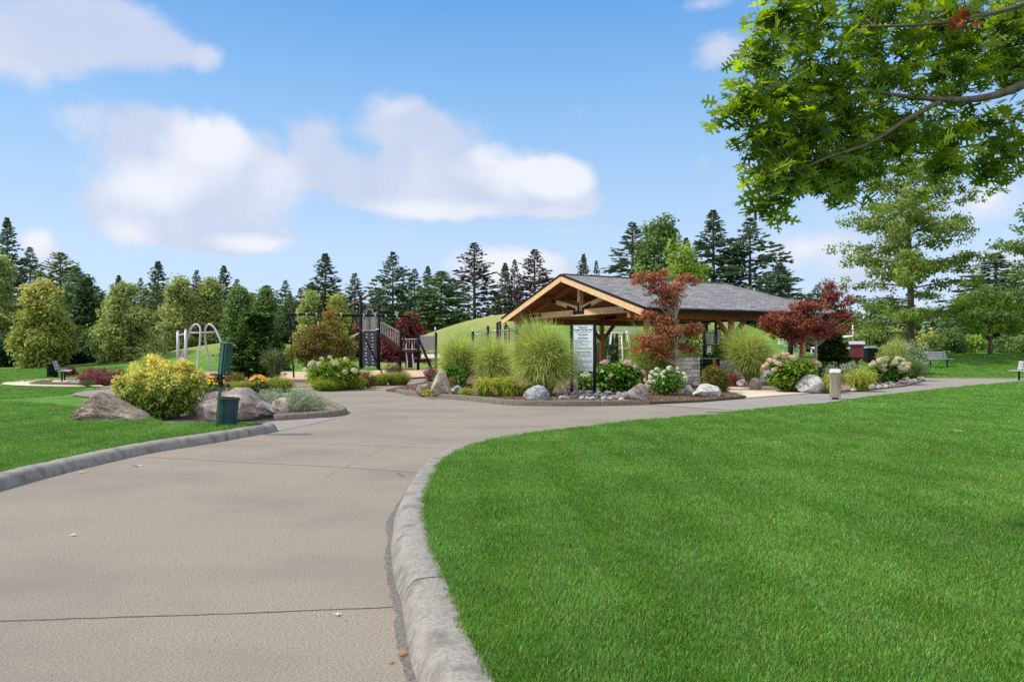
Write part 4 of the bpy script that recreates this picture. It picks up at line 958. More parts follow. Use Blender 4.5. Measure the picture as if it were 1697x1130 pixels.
def og(name, seed, px, yb, yt, hw, n, mat, label, w=.006, group='tall fountain grasses', zb=.06, upr=0.0, base_r=.14, arch=.75, tipdrop=.06, cat='ornamental grass', tb=0, zlow=.03, D=None):
    rng = np.random.default_rng(seed)
    D = D or dist(yb, zb); x = (px-CX)/F*D; h = (yb-yt)/F*D; r = hw/F*D
    V, Pp, t = blades(rng, n, h, r, w, base_r*r*1.2, zlow, 6, arch, tipdrop, tb, upr)
    o = np_mesh(name, V, [Pp], mat, t); o.location = (x, D, zb); return tag(o, label, cat, group)
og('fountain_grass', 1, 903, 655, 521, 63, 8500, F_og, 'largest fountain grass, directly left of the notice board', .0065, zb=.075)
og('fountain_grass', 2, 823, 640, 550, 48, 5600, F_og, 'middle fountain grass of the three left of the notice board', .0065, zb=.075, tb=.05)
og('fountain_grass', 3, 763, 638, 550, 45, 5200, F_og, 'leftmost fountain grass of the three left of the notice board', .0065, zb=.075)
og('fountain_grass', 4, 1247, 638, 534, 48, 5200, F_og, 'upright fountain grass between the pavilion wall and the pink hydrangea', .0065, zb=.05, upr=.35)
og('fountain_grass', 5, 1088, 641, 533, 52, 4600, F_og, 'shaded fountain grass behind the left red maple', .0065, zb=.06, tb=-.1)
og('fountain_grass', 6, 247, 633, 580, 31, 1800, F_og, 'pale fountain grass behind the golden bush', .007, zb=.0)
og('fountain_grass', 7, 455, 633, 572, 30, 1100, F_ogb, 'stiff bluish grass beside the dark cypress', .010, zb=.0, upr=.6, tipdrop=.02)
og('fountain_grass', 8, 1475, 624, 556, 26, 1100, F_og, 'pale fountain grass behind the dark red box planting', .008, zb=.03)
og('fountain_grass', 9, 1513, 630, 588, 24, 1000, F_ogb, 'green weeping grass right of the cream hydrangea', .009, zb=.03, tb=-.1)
LOWG = [(400, 651, 629, 30, 'low golden sedge right of the green dispenser'), (463, 649, 621, 32, 'bright golden sedge below the stiff bluish grass'), (545, 646, 620, 40, 'wide dark sedge under the cream hydrangea by the playground'), (588, 644, 620, 24, 'sedge at the right foot of the cream hydrangea by the playground'),
        (628, 638, 616, 22, 'golden sedge left of its pair by the wood chips'), (660, 637, 612, 26, 'golden sedge, the right one of the pair by the wood chips'),
        (545, 643, 626, 18, 'small sedge in the middle of the playground bed')]
for i, (px, yb, yt, hw, lab) in enumerate(LOWG):
    og('sedge', 40+i, px, yb, yt, hw, 1100, F_low if i not in (2, 3) else F_day, lab, .0075, 'low sedges edging the lane', zb=.02, base_r=.5, arch=.9, cat='sedge', tb=-.12 if i == 2 else .0)
DAY = [(708, 657, 643, 9, 'tiny lily tuft beside the tan boulder'), (772, 656, 641, 15, 'small lily tuft left of the yellowing lilies'), (805, 656, 618, 28, 'yellowing lily clump below the middle fountain grass'), (838, 656, 616, 28, 'green lily clump left of the grey rock'), (862, 655, 634, 20, 'lily clump tucked under the largest fountain grass'),
       (1425, 647, 604, 30, 'yellow and green lily clump right of the timber bollard'), (1375, 650, 615, 22, 'green lily clump left of the timber bollard'), (212, 655, 632, 16, 'bright lime lily clump left of the golden bush'), (880, 652, 632, 18, 'spiky tuft at the foot of the largest fountain grass')]
for i, (px, yb, yt, hw, lab) in enumerate(DAY):
    og('daylily', 60+i, px, yb, yt, hw, 420 if hw > 12 else 120, F_day, lab, .012, 'daylilies in the beds', zb=.07 if px < 1300 and px > 600 else .04, base_r=.35, arch=1.1, tipdrop=.2, cat='daylily')

# ------------------------------------------------------------------ shrubs
def dome(h, w, d=None): d = d or w; return [(0, 0, h*.48, w*.95, d*.95, h*.5), (w*.15, 0, h*.30, w, d, h*.30)]
def at(px, yb, z=.05, D=None):
    D = D or dist(yb, z); return Vector(((px-CX)/F*D, D, z)), D
# golden bush
loc, D = at(268, 700, .04, 14.6)
h = 100/F*D*1.02
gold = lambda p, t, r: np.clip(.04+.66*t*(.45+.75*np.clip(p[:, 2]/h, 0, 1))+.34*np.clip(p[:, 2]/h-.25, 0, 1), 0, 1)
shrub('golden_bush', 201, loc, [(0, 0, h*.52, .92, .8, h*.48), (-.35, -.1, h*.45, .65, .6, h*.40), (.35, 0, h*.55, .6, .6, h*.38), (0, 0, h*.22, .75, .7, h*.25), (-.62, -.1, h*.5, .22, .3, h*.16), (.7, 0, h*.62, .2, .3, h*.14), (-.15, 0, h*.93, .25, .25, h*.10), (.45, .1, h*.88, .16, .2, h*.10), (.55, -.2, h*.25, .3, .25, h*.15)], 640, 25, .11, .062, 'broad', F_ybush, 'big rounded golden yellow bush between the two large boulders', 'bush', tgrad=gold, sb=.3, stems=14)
# barberries
for i, (px, yb, yt, hw, mat, lab) in enumerate([(146, 635, 607, 20, F_barb, 'dark red barberry nearest the bench on the left'), (172, 636, 608, 23, F_barb, 'dark red barberry in the middle of the left hedge'), (200, 634, 611, 16, F_barb, 'dark red barberry at the right end of the left hedge'), (116, 622, 608, 10, F_barb, 'small red barberry behind the left bench'),
                                          (388, 631, 608, 16, F_barb, 'purple barberry right behind the green dispenser'), (358, 634, 618, 12, F_barb2, 'dusky barberry left of the green dispenser'), (653, 624, 600, 18, F_barb2, 'dusky pink barberry above the golden sedges'), (717, 633, 604, 17, F_barb2, 'rounded dusky barberry behind the tan boulder'), (590, 624, 606, 8, F_barb2, 'small barberry behind the cream hydrangea')]):
    loc, D = at(px, yb, .03); h = (yb-yt)/F*D; w = hw/F*D
    shrub('barberry', 210+i, loc, dome(h, w), 110, 30, .13, .05, 'diamond', mat, lab, 'shrub', 'purple barberries', sb=.3)
# other leafy shrubs: px, yb, yt, hw, mat, size, tm, label, name
SH = [(488, 681, 641, 54, F_sil, .055, 'thin', 'low silvery variegated shrub behind the small tan boulder', 'silver_shrub', 420), (450, 668, 643, 24, F_sil, .05, 'thin', 'smaller silvery shrub just left of the larger one', 'silver_shrub', 160),
      (609, 641, 611, 15, F_nan, .05, 'diamond', 'reddish green nandina left of the golden sedges', 'nandina', 130), (1184, 650, 603, 25, F_nan, .055, 'diamond', 'rounded orange tipped nandina in front of the stone wall', 'nandina', 380),
      (746, 645, 604, 20, F_hyd, .14, 'broad', 'dark leafy plant behind the tan boulder', 'leafy_plant', 70), (752, 650, 622, 9, F_nan, .05, 'diamond', 'small yellowish shrub right of the leafy plant', 'nandina', 40),
      (390, 640, 616, 22, F_nan, .05, 'diamond', 'low green shrub behind the golden sedge', 'low_shrub', 120), (145, 639, 628, 15, F_hin, .05, 'thin', 'flat blue green juniper in front of the red hedge', 'juniper', 60),
      (1400, 634, 596, 38, F_sil, .07, 'diamond', 'grey green shrub below the dark red box', 'low_shrub', 190), (1350, 630, 596, 24, F_hyd, .08, 'diamond', 'green shrub behind the pink hydrangea', 'low_shrub', 120), (1512, 622, 558, 28, F_sil, .08, 'diamond', 'tall variegated shrub left of the empty bench', 'variegated_shrub', 240), (1480, 624, 560, 26, F_yel, .08, 'diamond', 'pale green shrub behind the cream hydrangea', 'variegated_shrub', 200),
      (1183, 625, 584, 20, F_hyd, .11, 'broad', 'leafy shrub seen over the trestle table', 'leafy_plant', 90), (1205, 624, 560, 22, F_mid, .09, 'diamond', 'green shrub under the pavilion eave', 'low_shrub', 130), (1215, 640, 615, 12, F_red3, .05, 'diamond', 'dark red shrub right of the orange nandina', 'low_shrub', 60), (993, 616, 540, 26, F_hin, .09, 'thin', 'dark yew behind the notice board', 'yew', 300),
      (1448, 634, 612, 24, F_petn, .05, 'diamond', 'rust coloured faded flower mound below the dark red box', 'faded_flowers', 80), (318, 632, 606, 22, F_nan, .05, 'diamond', 'yellow orange shrub right behind the golden bush', 'nandina', 120), (975, 633, 592, 24, F_dark, .09, 'diamond', 'shaded green shrub behind the notice board posts', 'low_shrub', 110)]
for i, (px, yb, yt, hw, mat, ls, tm, lab, nm, K) in enumerate(SH):
    loc, D = at(px, yb, .04); h = (yb-yt)/F*D; w = hw/F*D
    shrub(nm, 240+i, loc, dome(h, w, w*.8), K, 26, .12 if ls < .08 else .2, ls, tm, mat, lab, 'shrub', sb=.32, up=.7 if mat is F_sil else .5)
# hinoki cypress: flat dark sprays
def cypress(seed, px, D, yt, yb, x0, x1, label):
    rng = np.random.default_rng(seed); x = (px-CX)/F*D; z = HC-(yb-HY)/F*D; h = (yb-yt)/F*D; w = (x1-x0)/F*D/2
    root = empty('cypress', (x, D, z)); pos, al, no, sz, ti = [], [], [], [], []
    for i in range(640):
        t = rng.uniform(.04, 1); az = rng.uniform(0, 2*PI); L = w*(math.sin(min(1, (t+.12)*1.15)*PI*.93)**.7*.95+.08)*rng.uniform(.5, 1.0)*(1+.18*math.sin(3*az+7*t)+.12*math.sin(5*az-11*t))
        c = np.array([math.cos(az)*L, math.sin(az)*L, h*t]); bt = rng.uniform()
        for j in range(44):
            a2 = az+rng.normal(0, .9); p = c+np.array([math.cos(az), math.sin(az), 0])*rng.uniform(-.35, .12)+rng.normal(0, .07, 3)*np.array([1, 1, .5])
            pos.append(p); al.append((math.cos(a2), math.sin(a2), rng.normal(.15, .3))); no.append((rng.normal(0, .3), rng.normal(0, .3), 1)); sz.append(rng.uniform(.09, .18)); ti.append(.4*bt+.6*rng.uniform())
    V, Pp = cards(np.array(pos), np.array(al), np.array(no), np.array(sz), 'diamond'); V, Pq, t = merge([(V, Pp, np.array(ti))])
    np_mesh('crown', V, Pq, F_hin, t, root); mb = MB(); mb.tube([(0, 0, -.1), (0, 0, h*.9)], [.07, .02], 7)
    for k in range(18):
        a = k*2.4; t = .1+.045*k; mb.tube([(0, 0, h*t), (math.cos(a)*w*.7, math.sin(a)*w*.7, h*t+.15)], [.02, .006], 5, cap=False)
    mb.build('trunk', M_bark, root); tag(root, label, 'tree')
cypress(3, 425, 31, 520, 628, 372, 478, 'dark green bushy cypress right of the silver arches')
cypress(4, 1380, 33, 552, 612, 1360, 1402, 'small blackish conifer between the right maple and the dark red box')
bpy.data.objects['cypress.001'].name = 'dwarf_conifer'
# ornamental trees
def otree(name, seed, px, yb, D, env_px, mat, label, K, per, ls, cs, r0, tm='diamond', bark=None, tgrad=None, limbs=14, th=.8, cat='tree', z=.04, group=None, flat=.5, lean=.02):
    x = (px-CX)/F*D
    env = []; top = 0
    for (ex, ey, rx, ry) in env_px:
        cz = HC-(ey-HY)/F*D-z; env.append(((ex-CX)/F*D-x, 0, cz, rx/F*D, rx/F*D*.85, ry/F*D)); top = max(top, cz+ry/F*D)
    return tree(name, seed, (x, D, z), top, env, K, per, cs, ls, tm, mat, r0, bark or M_barkp, limbs, label, cat, group, tgrad, trunk_h=th, flat=flat, sb=.5, lean=lean, z0=.2)
otree('vine_maple', 31, 527, 634, 30, [(527, 585, 46, 28), (515, 560, 30, 22), (540, 548, 26, 24), (560, 570, 26, 26), (500, 585, 28, 24), (548, 520, 14, 12), (575, 585, 14, 16)], F_orange, 'small olive green tree with orange top under the swing frame', 330, 30, .10, .26, .05, tgrad=lambda p, t, r: np.clip(t*.6+.42*np.clip(p[:, 2]/2.6-.3, 0, 1), 0, 1))
otree('red_maple', 32, 1118, 643, 24.5, [(1070, 462, 28, 14), (1098, 452, 14, 10), (1105, 480, 36, 16), (1140, 462, 24, 10), (1100, 500, 26, 12), (1105, 530, 22, 14), (1075, 522, 20, 8), (1090, 560, 44, 12), (1120, 548, 40, 12), (1150, 545, 16, 12), (1135, 575, 24, 12), (1065, 576, 26, 8), (1100, 585, 26, 8)],
      F_red, 'tall thin maple with coppery red leaves in front of the pavilion roof', 400, 27, .085, .19, .045, 'star', limbs=26, th=.85, lean=.03)
otree('red_maple', 33, 1352, 618, 27.5, [(1296, 525, 36, 12), (1340, 508, 34, 12), (1378, 490, 24, 14), (1372, 472, 12, 8), (1398, 520, 22, 16), (1405, 495, 14, 8), (1330, 540, 44, 16), (1275, 535, 20, 8), (1370, 545, 34, 18), (1290, 545, 24, 14), (1320, 560, 26, 10), (1400, 545, 14, 14)],
      F_red2, 'wide dark red maple at the right end of the pavilion', 400, 28, .095, .25, .05, 'star', limbs=26, th=.75, lean=.05)
# hydrangeas with countable flower heads
def flower_head_mesh(seed, mat, r=.085, n=150):
    rng = np.random.default_rng(seed); d = rnd_unit(rng, n); d[:, 2] = np.abs(d[:, 2])*1.0-.25; d = nrm(d)
    pos = d*r*rng.uniform(.85, 1.05, n)[:, None]*np.array([1, 1, .8]); al = nrm(np.cross(d, rng.normal(0, 1, (n, 3))))
    V, Pp = cards(pos, al, d+rng.normal(0, .25, (n, 3)), np.full(n, r*.38), 'broad'); V, Pq, t = merge([(V, Pp, rng.uniform(0, 1, n))])
    return V, Pq, t
HEADS = {}
def hydrangea(seed, px, yb, yt, hw, leafmat, headmat, nheads, label, hr=.085, heads=None, K=150, ls=.13, blue=False, z=.06, dep=.8):
    loc, D = at(px, yb, z); h = (yb-yt)/F*D; w = hw/F*D; rng = np.random.default_rng(seed)
    root, cc = shrub('hydrangea', seed, loc, [(0, 0, h*.45, w*.9, w*dep, h*.46), (w*.3, 0, h*.5, w*.55, w*dep*.7, h*.42), (-w*.35, 0, h*.42, w*.55, w*dep*.7, h*.38)], K, 16, .16, ls, 'broad', leafmat, label, 'flowering shrub', 'hydrangeas in the beds', sb=.3, up=.9)
    key = (headmat.name, hr); first = HEADS.get(key)
    if first is None:
        V, Pq, t = flower_head_mesh(5, headmat, hr); o = np_mesh('flower_head', V, Pq, headmat, t, root); HEADS[key] = o.data; bpy.data.objects.remove(o)
    for i in range(nheads):
        az = rng.uniform(PI*.95, PI*2.05) if i % 4 else rng.uniform(0, PI); el = math.asin(rng.uniform(.05, 1.0)) if headmat is not F_petw else math.asin(rng.uniform(-.1, .95))
        o = bpy.data.objects.new('flower_head', HEADS[key]); C.objects.link(o); o.parent = root
        o.location = (math.cos(az)*math.cos(el)*w*.97, math.sin(az)*math.cos(el)*w*dep*.97, h*.47+math.sin(el)*h*.5); s = rng.uniform(.75, 1.2); o.scale = (s, s, s); o.rotation_euler = (rng.normal(0, .5), rng.normal(0, .5), rng.uniform(0, 6))
    return root
hydrangea(401, 553, 645, 590, 47, F_hydy, F_petc, 17, 'cream flowered hydrangea beside the playground chips', z=.02, hr=.11, K=190)
hydrangea(402, 1024, 650, 594, 46, F_hyd, F_petp, 14, 'pink and cream hydrangea right of the notice board', K=210, hr=.10, dep=.6)
hydrangea(403, 966, 646, 618, 18, F_hyd, F_petc, 7, 'small cream hydrangea seen between the notice board posts', K=40, hr=.10)
hydrangea(404, 1106, 655, 606, 33, F_hyd, F_petw, 26, 'loose white flowered hydrangea beneath the tall red maple', hr=.065, K=90, ls=.09)
hd = hydrangea(405, 1313, 647, 584, 47, F_hydy, F_petp, 17, 'large pink hydrangea with one blue bloom above the pale boulder', K=230, hr=.115)
hydrangea(406, 1475, 634, 592, 34, F_hyd, F_petc, 32, 'cream hydrangea covered in blooms by the curve of the path', K=130, hr=.12)
V, Pq, t = flower_head_mesh(6, F_petb, .115); bl = np_mesh('flower_head', V, Pq, F_petb, t, hd); bl.location = (-1.02, -.45, .62); bl['label'] = 'blue flower head'
# black-eyed susans
def susans(seed, px, yb, yt, hw, label):
    loc, D = at(px, yb, .03); h = (yb-yt)/F*D; w = hw/F*D; rng = np.random.default_rng(seed)
    root, cc = shrub('yellow_daisies', seed, loc, dome(h, w), 70, 22, .14, .08, 'diamond', F_mid, label, 'flowers', 'yellow daisies behind the lane', sb=.35)
    parts = []
    for i in range(70):
        az = rng.uniform(0, 2*PI); el = math.asin(rng.uniform(.15, 1)); c = np.array([math.cos(az)*math.cos(el)*w, math.sin(az)*math.cos(el)*w, h*.5+math.sin(el)*h*.52]); nn = np.array([math.cos(az)*.6+rng.normal(0, .2), -.6+rng.normal(0, .2), .7])
        u = nrm(np.cross(nn, [0, 0, 1.])[None])[0]; v = np.cross(nn, u); a = np.arange(8)*PI/4
        al = np.outer(np.cos(a), u)+np.outer(np.sin(a), v); V, Pp = cards(np.repeat(c[None], 8, 0), al, np.repeat(nn[None], 8, 0), np.full(8, .045), 'broad'); parts.append((V, Pp, rng.uniform(0, 1, 8)))
    V, Pp, t = merge(parts); o = np_mesh('blossom', V, Pp, F_peto, t, root)
susans(420, 352, 652, 624, 20, 'yellow orange daisies left of the green dispenser'); susans(421, 428, 650, 622, 14, 'yellow daisies between the two golden sedges')

# ------------------------------------------------------------------ rocks
def rock(name, seed, px, yb, w_px, h_px, mat, label, dep=.75, z=.0, D=None, chops=9, sub=4, peak=None, cat='boulder', group=None, rough=1.0, rz=0, sink=.15):
    rnd = random.Random(seed); D = D or dist(yb, z); W = w_px/F*D; Hh = h_px/F*D
    bm = bmesh.new(); bmesh.ops.create_icosphere(bm, subdivisions=sub, radius=1)
    planes = []
    for i in range(chops):
        n = Vector((rnd.gauss(0, 1), rnd.gauss(0, 1), rnd.gauss(.2, .7))).normalized(); planes.append((n, rnd.uniform(.66, .92)))
    off = Vector((rnd.uniform(0, 50), rnd.uniform(0, 50), 0))
    for v in bm.verts:
        p = v.co.copy(); p += p*(.22*mnoise.noise(p*1.1+off))
        for n, d in planes:
            e = p.dot(n)-d
            if e > 0: p -= n*e*.93
        p += p.normalized()*rough*(.10*mnoise.noise(p*2.6+off)+.05*abs(mnoise.noise(p*6+off))+.028*mnoise.noise(p*13+off)+.012*mnoise.noise(p*29+off))
        v.co = p
    me = bpy.data.meshes.new(name); 
    xs = [v.co.x for v in bm.verts]; ys = [v.co.y for v in bm.verts]; zs = [v.co.z for v in bm.verts]
    mnx, mxx, mnz, mxz, mny, mxy = min(xs), max(xs), min(zs), max(zs), min(ys), max(ys)
    for v in bm.verts:
        u = (v.co.x-mnx)/(mxx-mnx)*2-1; q = (v.co.y-mny)/(mxy-mny)*2-1; t = (v.co.z-mnz)/(mxz-mnz)
        if peak:
            pr = np.interp(u, [a for a, b in peak], [b for a, b in peak]); t = t*(pr*.9+.1)
        wd = 1.0-.18*t if not peak else 1
        v.co = Vector((u*W/2*wd, q*W/2*dep*(1-.25*t), (t*(1+sink)-sink)*Hh))
    bm.normal_update(); bm.to_mesh(me); bm.free(); me.materials.append(mat); me.shade_smooth(); me.set_sharp_from_angle(angle=R(38))
    o = bpy.data.objects.new(name, me); C.objects.link(o); o.location = ((px-CX)/F*D, D, z); o.rotation_euler = (0, 0, rz)
    return tag(o, label, cat, group)
rock('boulder', 1, 191, 709, 148, 53, M_rockbrown, 'large brown grey boulder set in the lawn on the left', .62, .05, 13.7, 10, 5, [(-1, .12), (-.82, .45), (-.45, .97), (-.25, 1.0), (.1, .78), (.5, .5), (.85, .2), (1, .08)], sink=.12)
rock('boulder', 2, 382, 702, 150, 56, M_rockpink, 'large pinkish double humped boulder behind the green bin', .7, .03, 14.7, 10, 5, [(-1, .1), (-.75, .5), (-.48, .86), (-.3, .84), (-.1, .76), (.15, .94), (.35, 1.0), (.6, .85), (.85, .5), (1, .2)], sink=.12)
rock('boulder', 3, 467, 690, 38, 27, M_rocktan, 'small tan boulder against the large pinkish one', .8, .05, 15.6, 8, 4)
rock('boulder', 4, 732, 653, 40, 43, M_rocktan, 'upright tan boulder at the left tip of the island bed', .8, .07, 21.0, 7, 4, [(-1, .3), (-.6, .75), (-.2, 1), (.3, .95), (.75, .45), (1, .15)])
rock('boulder', 5, 703, 654, 28, 18, M_rockbrown, 'low brown rock left of the upright tan boulder', .8, .07, 21.4, 7, 4)
rock('boulder', 6, 758, 650, 24, 15, M_rockgrey, 'grey rock right of the upright tan boulder', .8, .07, 21.6, 8, 4)
rock('boulder', 7, 889, 664, 47, 25, M_rockgrey, 'angular blue grey rock in front of the largest fountain grass', .8, .07, 19.3, 12, 4)
rock('boulder', 8, 948, 655, 24, 25, M_rocktan, 'tan pointed rock behind the left post of the notice board', .8, .07, 22.5, 7, 4)
rock('boulder', 9, 1056, 667, 42, 27, M_rockpink, 'rounded brownish rock right of the pebble patch', .8, .06, 19.6, 6, 4)
rock('boulder', 10, 1027, 667, 22, 9, M_rockbrown, 'low flat rock left of the rounded brownish one', .8, .06, 19.6, 6, 3)
rock('boulder', 11, 1074, 646, 16, 15, M_rockgrey, 'small grey rock behind the rounded brownish one', .8, .06, 24, 8, 3)
rock('boulder', 12, 1141, 655, 17, 17, M_rockwhite, 'small pale upright rock beside the white hydrangea', .8, .06, 21.5, 8, 3)
rock('boulder', 13, 1172, 662, 50, 22, M_rockwhite, 'pale jagged rock in front of the orange nandina', .8, .06, 20.6, 12, 4)
rock('boulder', 14, 1252, 646, 24, 19, M_rocktan, 'pale round rock at the foot of the upright fountain grass', .8, .05, 24.5, 7, 3)
rock('boulder', 15, 1230, 643, 22, 12, M_rockpink, 'low pinkish rock left of the pale round one', .8, .05, 26, 7, 3)
rock('boulder', 16, 1345, 653, 52, 30, M_rockwhite, 'large pale grey boulder below the pink hydrangea', .7, .04, 23, 9, 4, [(-1, .5), (-.6, .85), (-.1, 1), (.4, .98), (.75, .7), (1, .2)])
# river stones: individual, sharing three meshes
def river(seed, n, region, label, group, zb, rmin, rmax, D0):
    rng = np.random.default_rng(seed); base = []
    for k in range(3):
        o = rock('river_stone', 900+k+seed, 0, 650, 20, 10, M_st[k], label, .75, 0, 20, 3, 3, cat='stone', group=group, rough=.3, sink=.5)
        base.append(o)
    W = 20/F*20; used = [False]*3
    pl = [tuple(G(*p).xy) for p in region]; xs = [p[0] for p in pl]; ys = [p[1] for p in pl]; placed = []
    tries = 0
    while len(placed) < n and tries < 20000:
        tries += 1
        x = rng.uniform(min(xs), max(xs)); y = rng.uniform(min(ys), max(ys)); r = rng.uniform(rmin, rmax)
        if not inside(np.array([x]), np.array([y]), pl)[0]: continue
        if any((x-a)**2+(y-b)**2 < (.72*(r+c))**2 for a, b, c in placed): continue
        placed.append((x, y, r)); k = int(rng.choice([0, 1, 2], p=[.45, .35, .2])); o = base[k] if not used[k] else base[k].copy()
        if used[k]: C.objects.link(o)
        used[k] = True; s = 2*r/W; o.location = (x, y, zb+.01); o.scale = (s*rng.uniform(.8, 1.3), s, s*rng.uniform(.45, .9)); o.rotation_euler = (rng.normal(0, .15), rng.normal(0, .15), rng.uniform(0, 6))
river(1, 110, [(920, 658), (960, 653), (1040, 654), (1062, 662), (1030, 668), (960, 667), (925, 665)], 'smooth grey river stone in the pebble patch below the notice board', 'river stones below the notice board', .078, .05, .115, 20)
river(5, 80, [(1395, 650), (1440, 643), (1470, 637), (1500, 635), (1530, 627), (1534, 631), (1505, 640), (1450, 647.5), (1410, 651)], 'flat pale river stone along the bed edge by the curving path', 'river stones along the curving path', .052, .045, .12, 24)
river(9, 22, [(185, 652), (205, 648), (232, 650), (235, 656), (200, 656)], 'pale river stone left of the golden bush', 'river stones by the golden bush', .03, .05, .10, 22)
# ------------------------------------------------------------------ picnic pavilion
R0 = Vector((4.98, 26.0, 0)); VV = Vector((.885, .466, 0)).normalized(); UU = Vector((-VV.y, VV.x, 0))
WG, LE, LR, ZE, ZR = 11.6, 11.5, 9.9, 3.0, 4.76
def PL(s, t, z): return R0+VV*s+UU*t+Vector((0, 0, z))
def zroof(t): return ZE+(ZR-ZE)*(1-abs(t-WG/2)/(WG/2))
def mat_shingle():
    m, nt, N, L = new_mat('roof_shingles')
    tc = N('ShaderNodeTexCoord'); mp = N('ShaderNodeMapping'); L(tc.outputs['Object'], mp.inputs[0]); mp.inputs['Rotation'].default_value = (0, 0, -math.atan2(VV.y, VV.x))
    br = N('ShaderNodeTexBrick'); L(mp.outputs[0], br.inputs[0]); br.inputs['Scale'].default_value = 1.0; br.inputs['Brick Width'].default_value = .30; br.inputs['Row Height'].default_value = .14; br.inputs['Mortar Size'].default_value = .012
    br.inputs['Color1'].default_value = (.11, .105, .107, 1); br.inputs['Color2'].default_value = (.24, .23, .233, 1); br.inputs['Mortar'].default_value = (.09, .09, .09, 1); br.inputs['Bias'].default_value = 0
    nz = N('ShaderNodeTexNoise'); L(mp.outputs[0], nz.inputs[0]); nz.inputs['Scale'].default_value = 1.4; nz.inputs['Detail'].default_value = 6
    hs = N('ShaderNodeHueSaturation'); L(br.outputs[0], hs.inputs['Color']); mr = N('ShaderNodeMapRange'); L(nz.outputs[0], mr.inputs[0]); mr.inputs[1].default_value = .3; mr.inputs[2].default_value = .7; mr.inputs[3].default_value = .92; mr.inputs[4].default_value = 1.08; L(mr.outputs[0], hs.inputs['Value'])
    pb = N('ShaderNodeBsdfPrincipled'); L(hs.outputs[0], pb.inputs['Base Color']); pb.inputs['Roughness'].default_value = .9
    b = N('ShaderNodeBump'); b.inputs['Strength'].default_value = .6; b.inputs['Distance'].default_value = .02; L(br.outputs['Fac'], b.inputs['Height']); b.invert = True; L(b.outputs[0], pb.inputs['Normal'])
    o = N('ShaderNodeOutputMaterial'); L(pb.outputs[0], o.inputs[0]); return m
def mat_boards():
    m, nt, N, L = new_mat('ceiling_boards')
    tc = N('ShaderNodeTexCoord'); mp = N('ShaderNodeMapping'); L(tc.outputs['Object'], mp.inputs[0]); mp.inputs['Rotation'].default_value = (0, 0, -math.atan2(VV.y, VV.x))
    br = N('ShaderNodeTexBrick'); L(mp.outputs[0], br.inputs[0]); br.inputs['Scale'].default_value = 1.0; br.inputs['Brick Width'].default_value = 3.2; br.inputs['Row Height'].default_value = .14; br.inputs['Mortar Size'].default_value = .006
    br.inputs['Color1'].default_value = (.27, .12, .055, 1); br.inputs['Color2'].default_value = (.38, .18, .08, 1); br.inputs['Mortar'].default_value = (.08, .035, .02, 1)
    pb = N('ShaderNodeBsdfPrincipled'); L(br.outputs[0], pb.inputs['Base Color']); pb.inputs['Roughness'].default_value = .65
    o = N('ShaderNodeOutputMaterial'); L(pb.outputs[0], o.inputs[0]); return m
def mat_stonewall():
    m, nt, N, L = new_mat('ashlar_stone')
    tc = N('ShaderNodeTexCoord'); v = tc.outputs['UV']
    br = N('ShaderNodeTexBrick'); L(v, br.inputs[0]); br.inputs['Scale'].default_value = 1; br.inputs['Brick Width'].default_value = .36; br.inputs['Row Height'].default_value = .165; br.inputs['Mortar Size'].default_value = .008; br.offset = .37; br.squash = .6; br.squash_frequency = 3
    br.inputs['Color1'].default_value = (.24, .24, .24, 1); br.inputs['Color2'].default_value = (.66, .63, .57, 1); br.inputs['Mortar'].default_value = (.16, .15, .14, 1); br.inputs['Bias'].default_value = .1
    nz = N('ShaderNodeTexNoise'); L(v, nz.inputs[0]); nz.inputs['Scale'].default_value = 14; nz.inputs['Detail'].default_value = 7
    hs = N('ShaderNodeHueSaturation'); L(br.outputs[0], hs.inputs['Color']); mr = N('ShaderNodeMapRange'); L(nz.outputs[0], mr.inputs[0]); mr.inputs[1].default_value = .3; mr.inputs[2].default_value = .7; mr.inputs[3].default_value = .7; mr.inputs[4].default_value = 1.25; L(mr.outputs[0], hs.inputs['Value'])
    pb = N('ShaderNodeBsdfPrincipled'); L(hs.outputs[0], pb.inputs['Base Color']); pb.inputs['Roughness'].default_value = .9
    b = N('ShaderNodeBump'); b.inputs['Strength'].default_value = .9; b.inputs['Distance'].default_value = .03; b.invert = True; L(br.outputs['Fac'], b.inputs['Height']); L(b.outputs[0], pb.inputs['Normal'])
    o = N('ShaderNodeOutputMaterial'); L(pb.outputs[0], o.inputs[0]); return m
M_shin = mat_shingle(); M_boards = mat_boards(); M_stone = mat_stonewall()
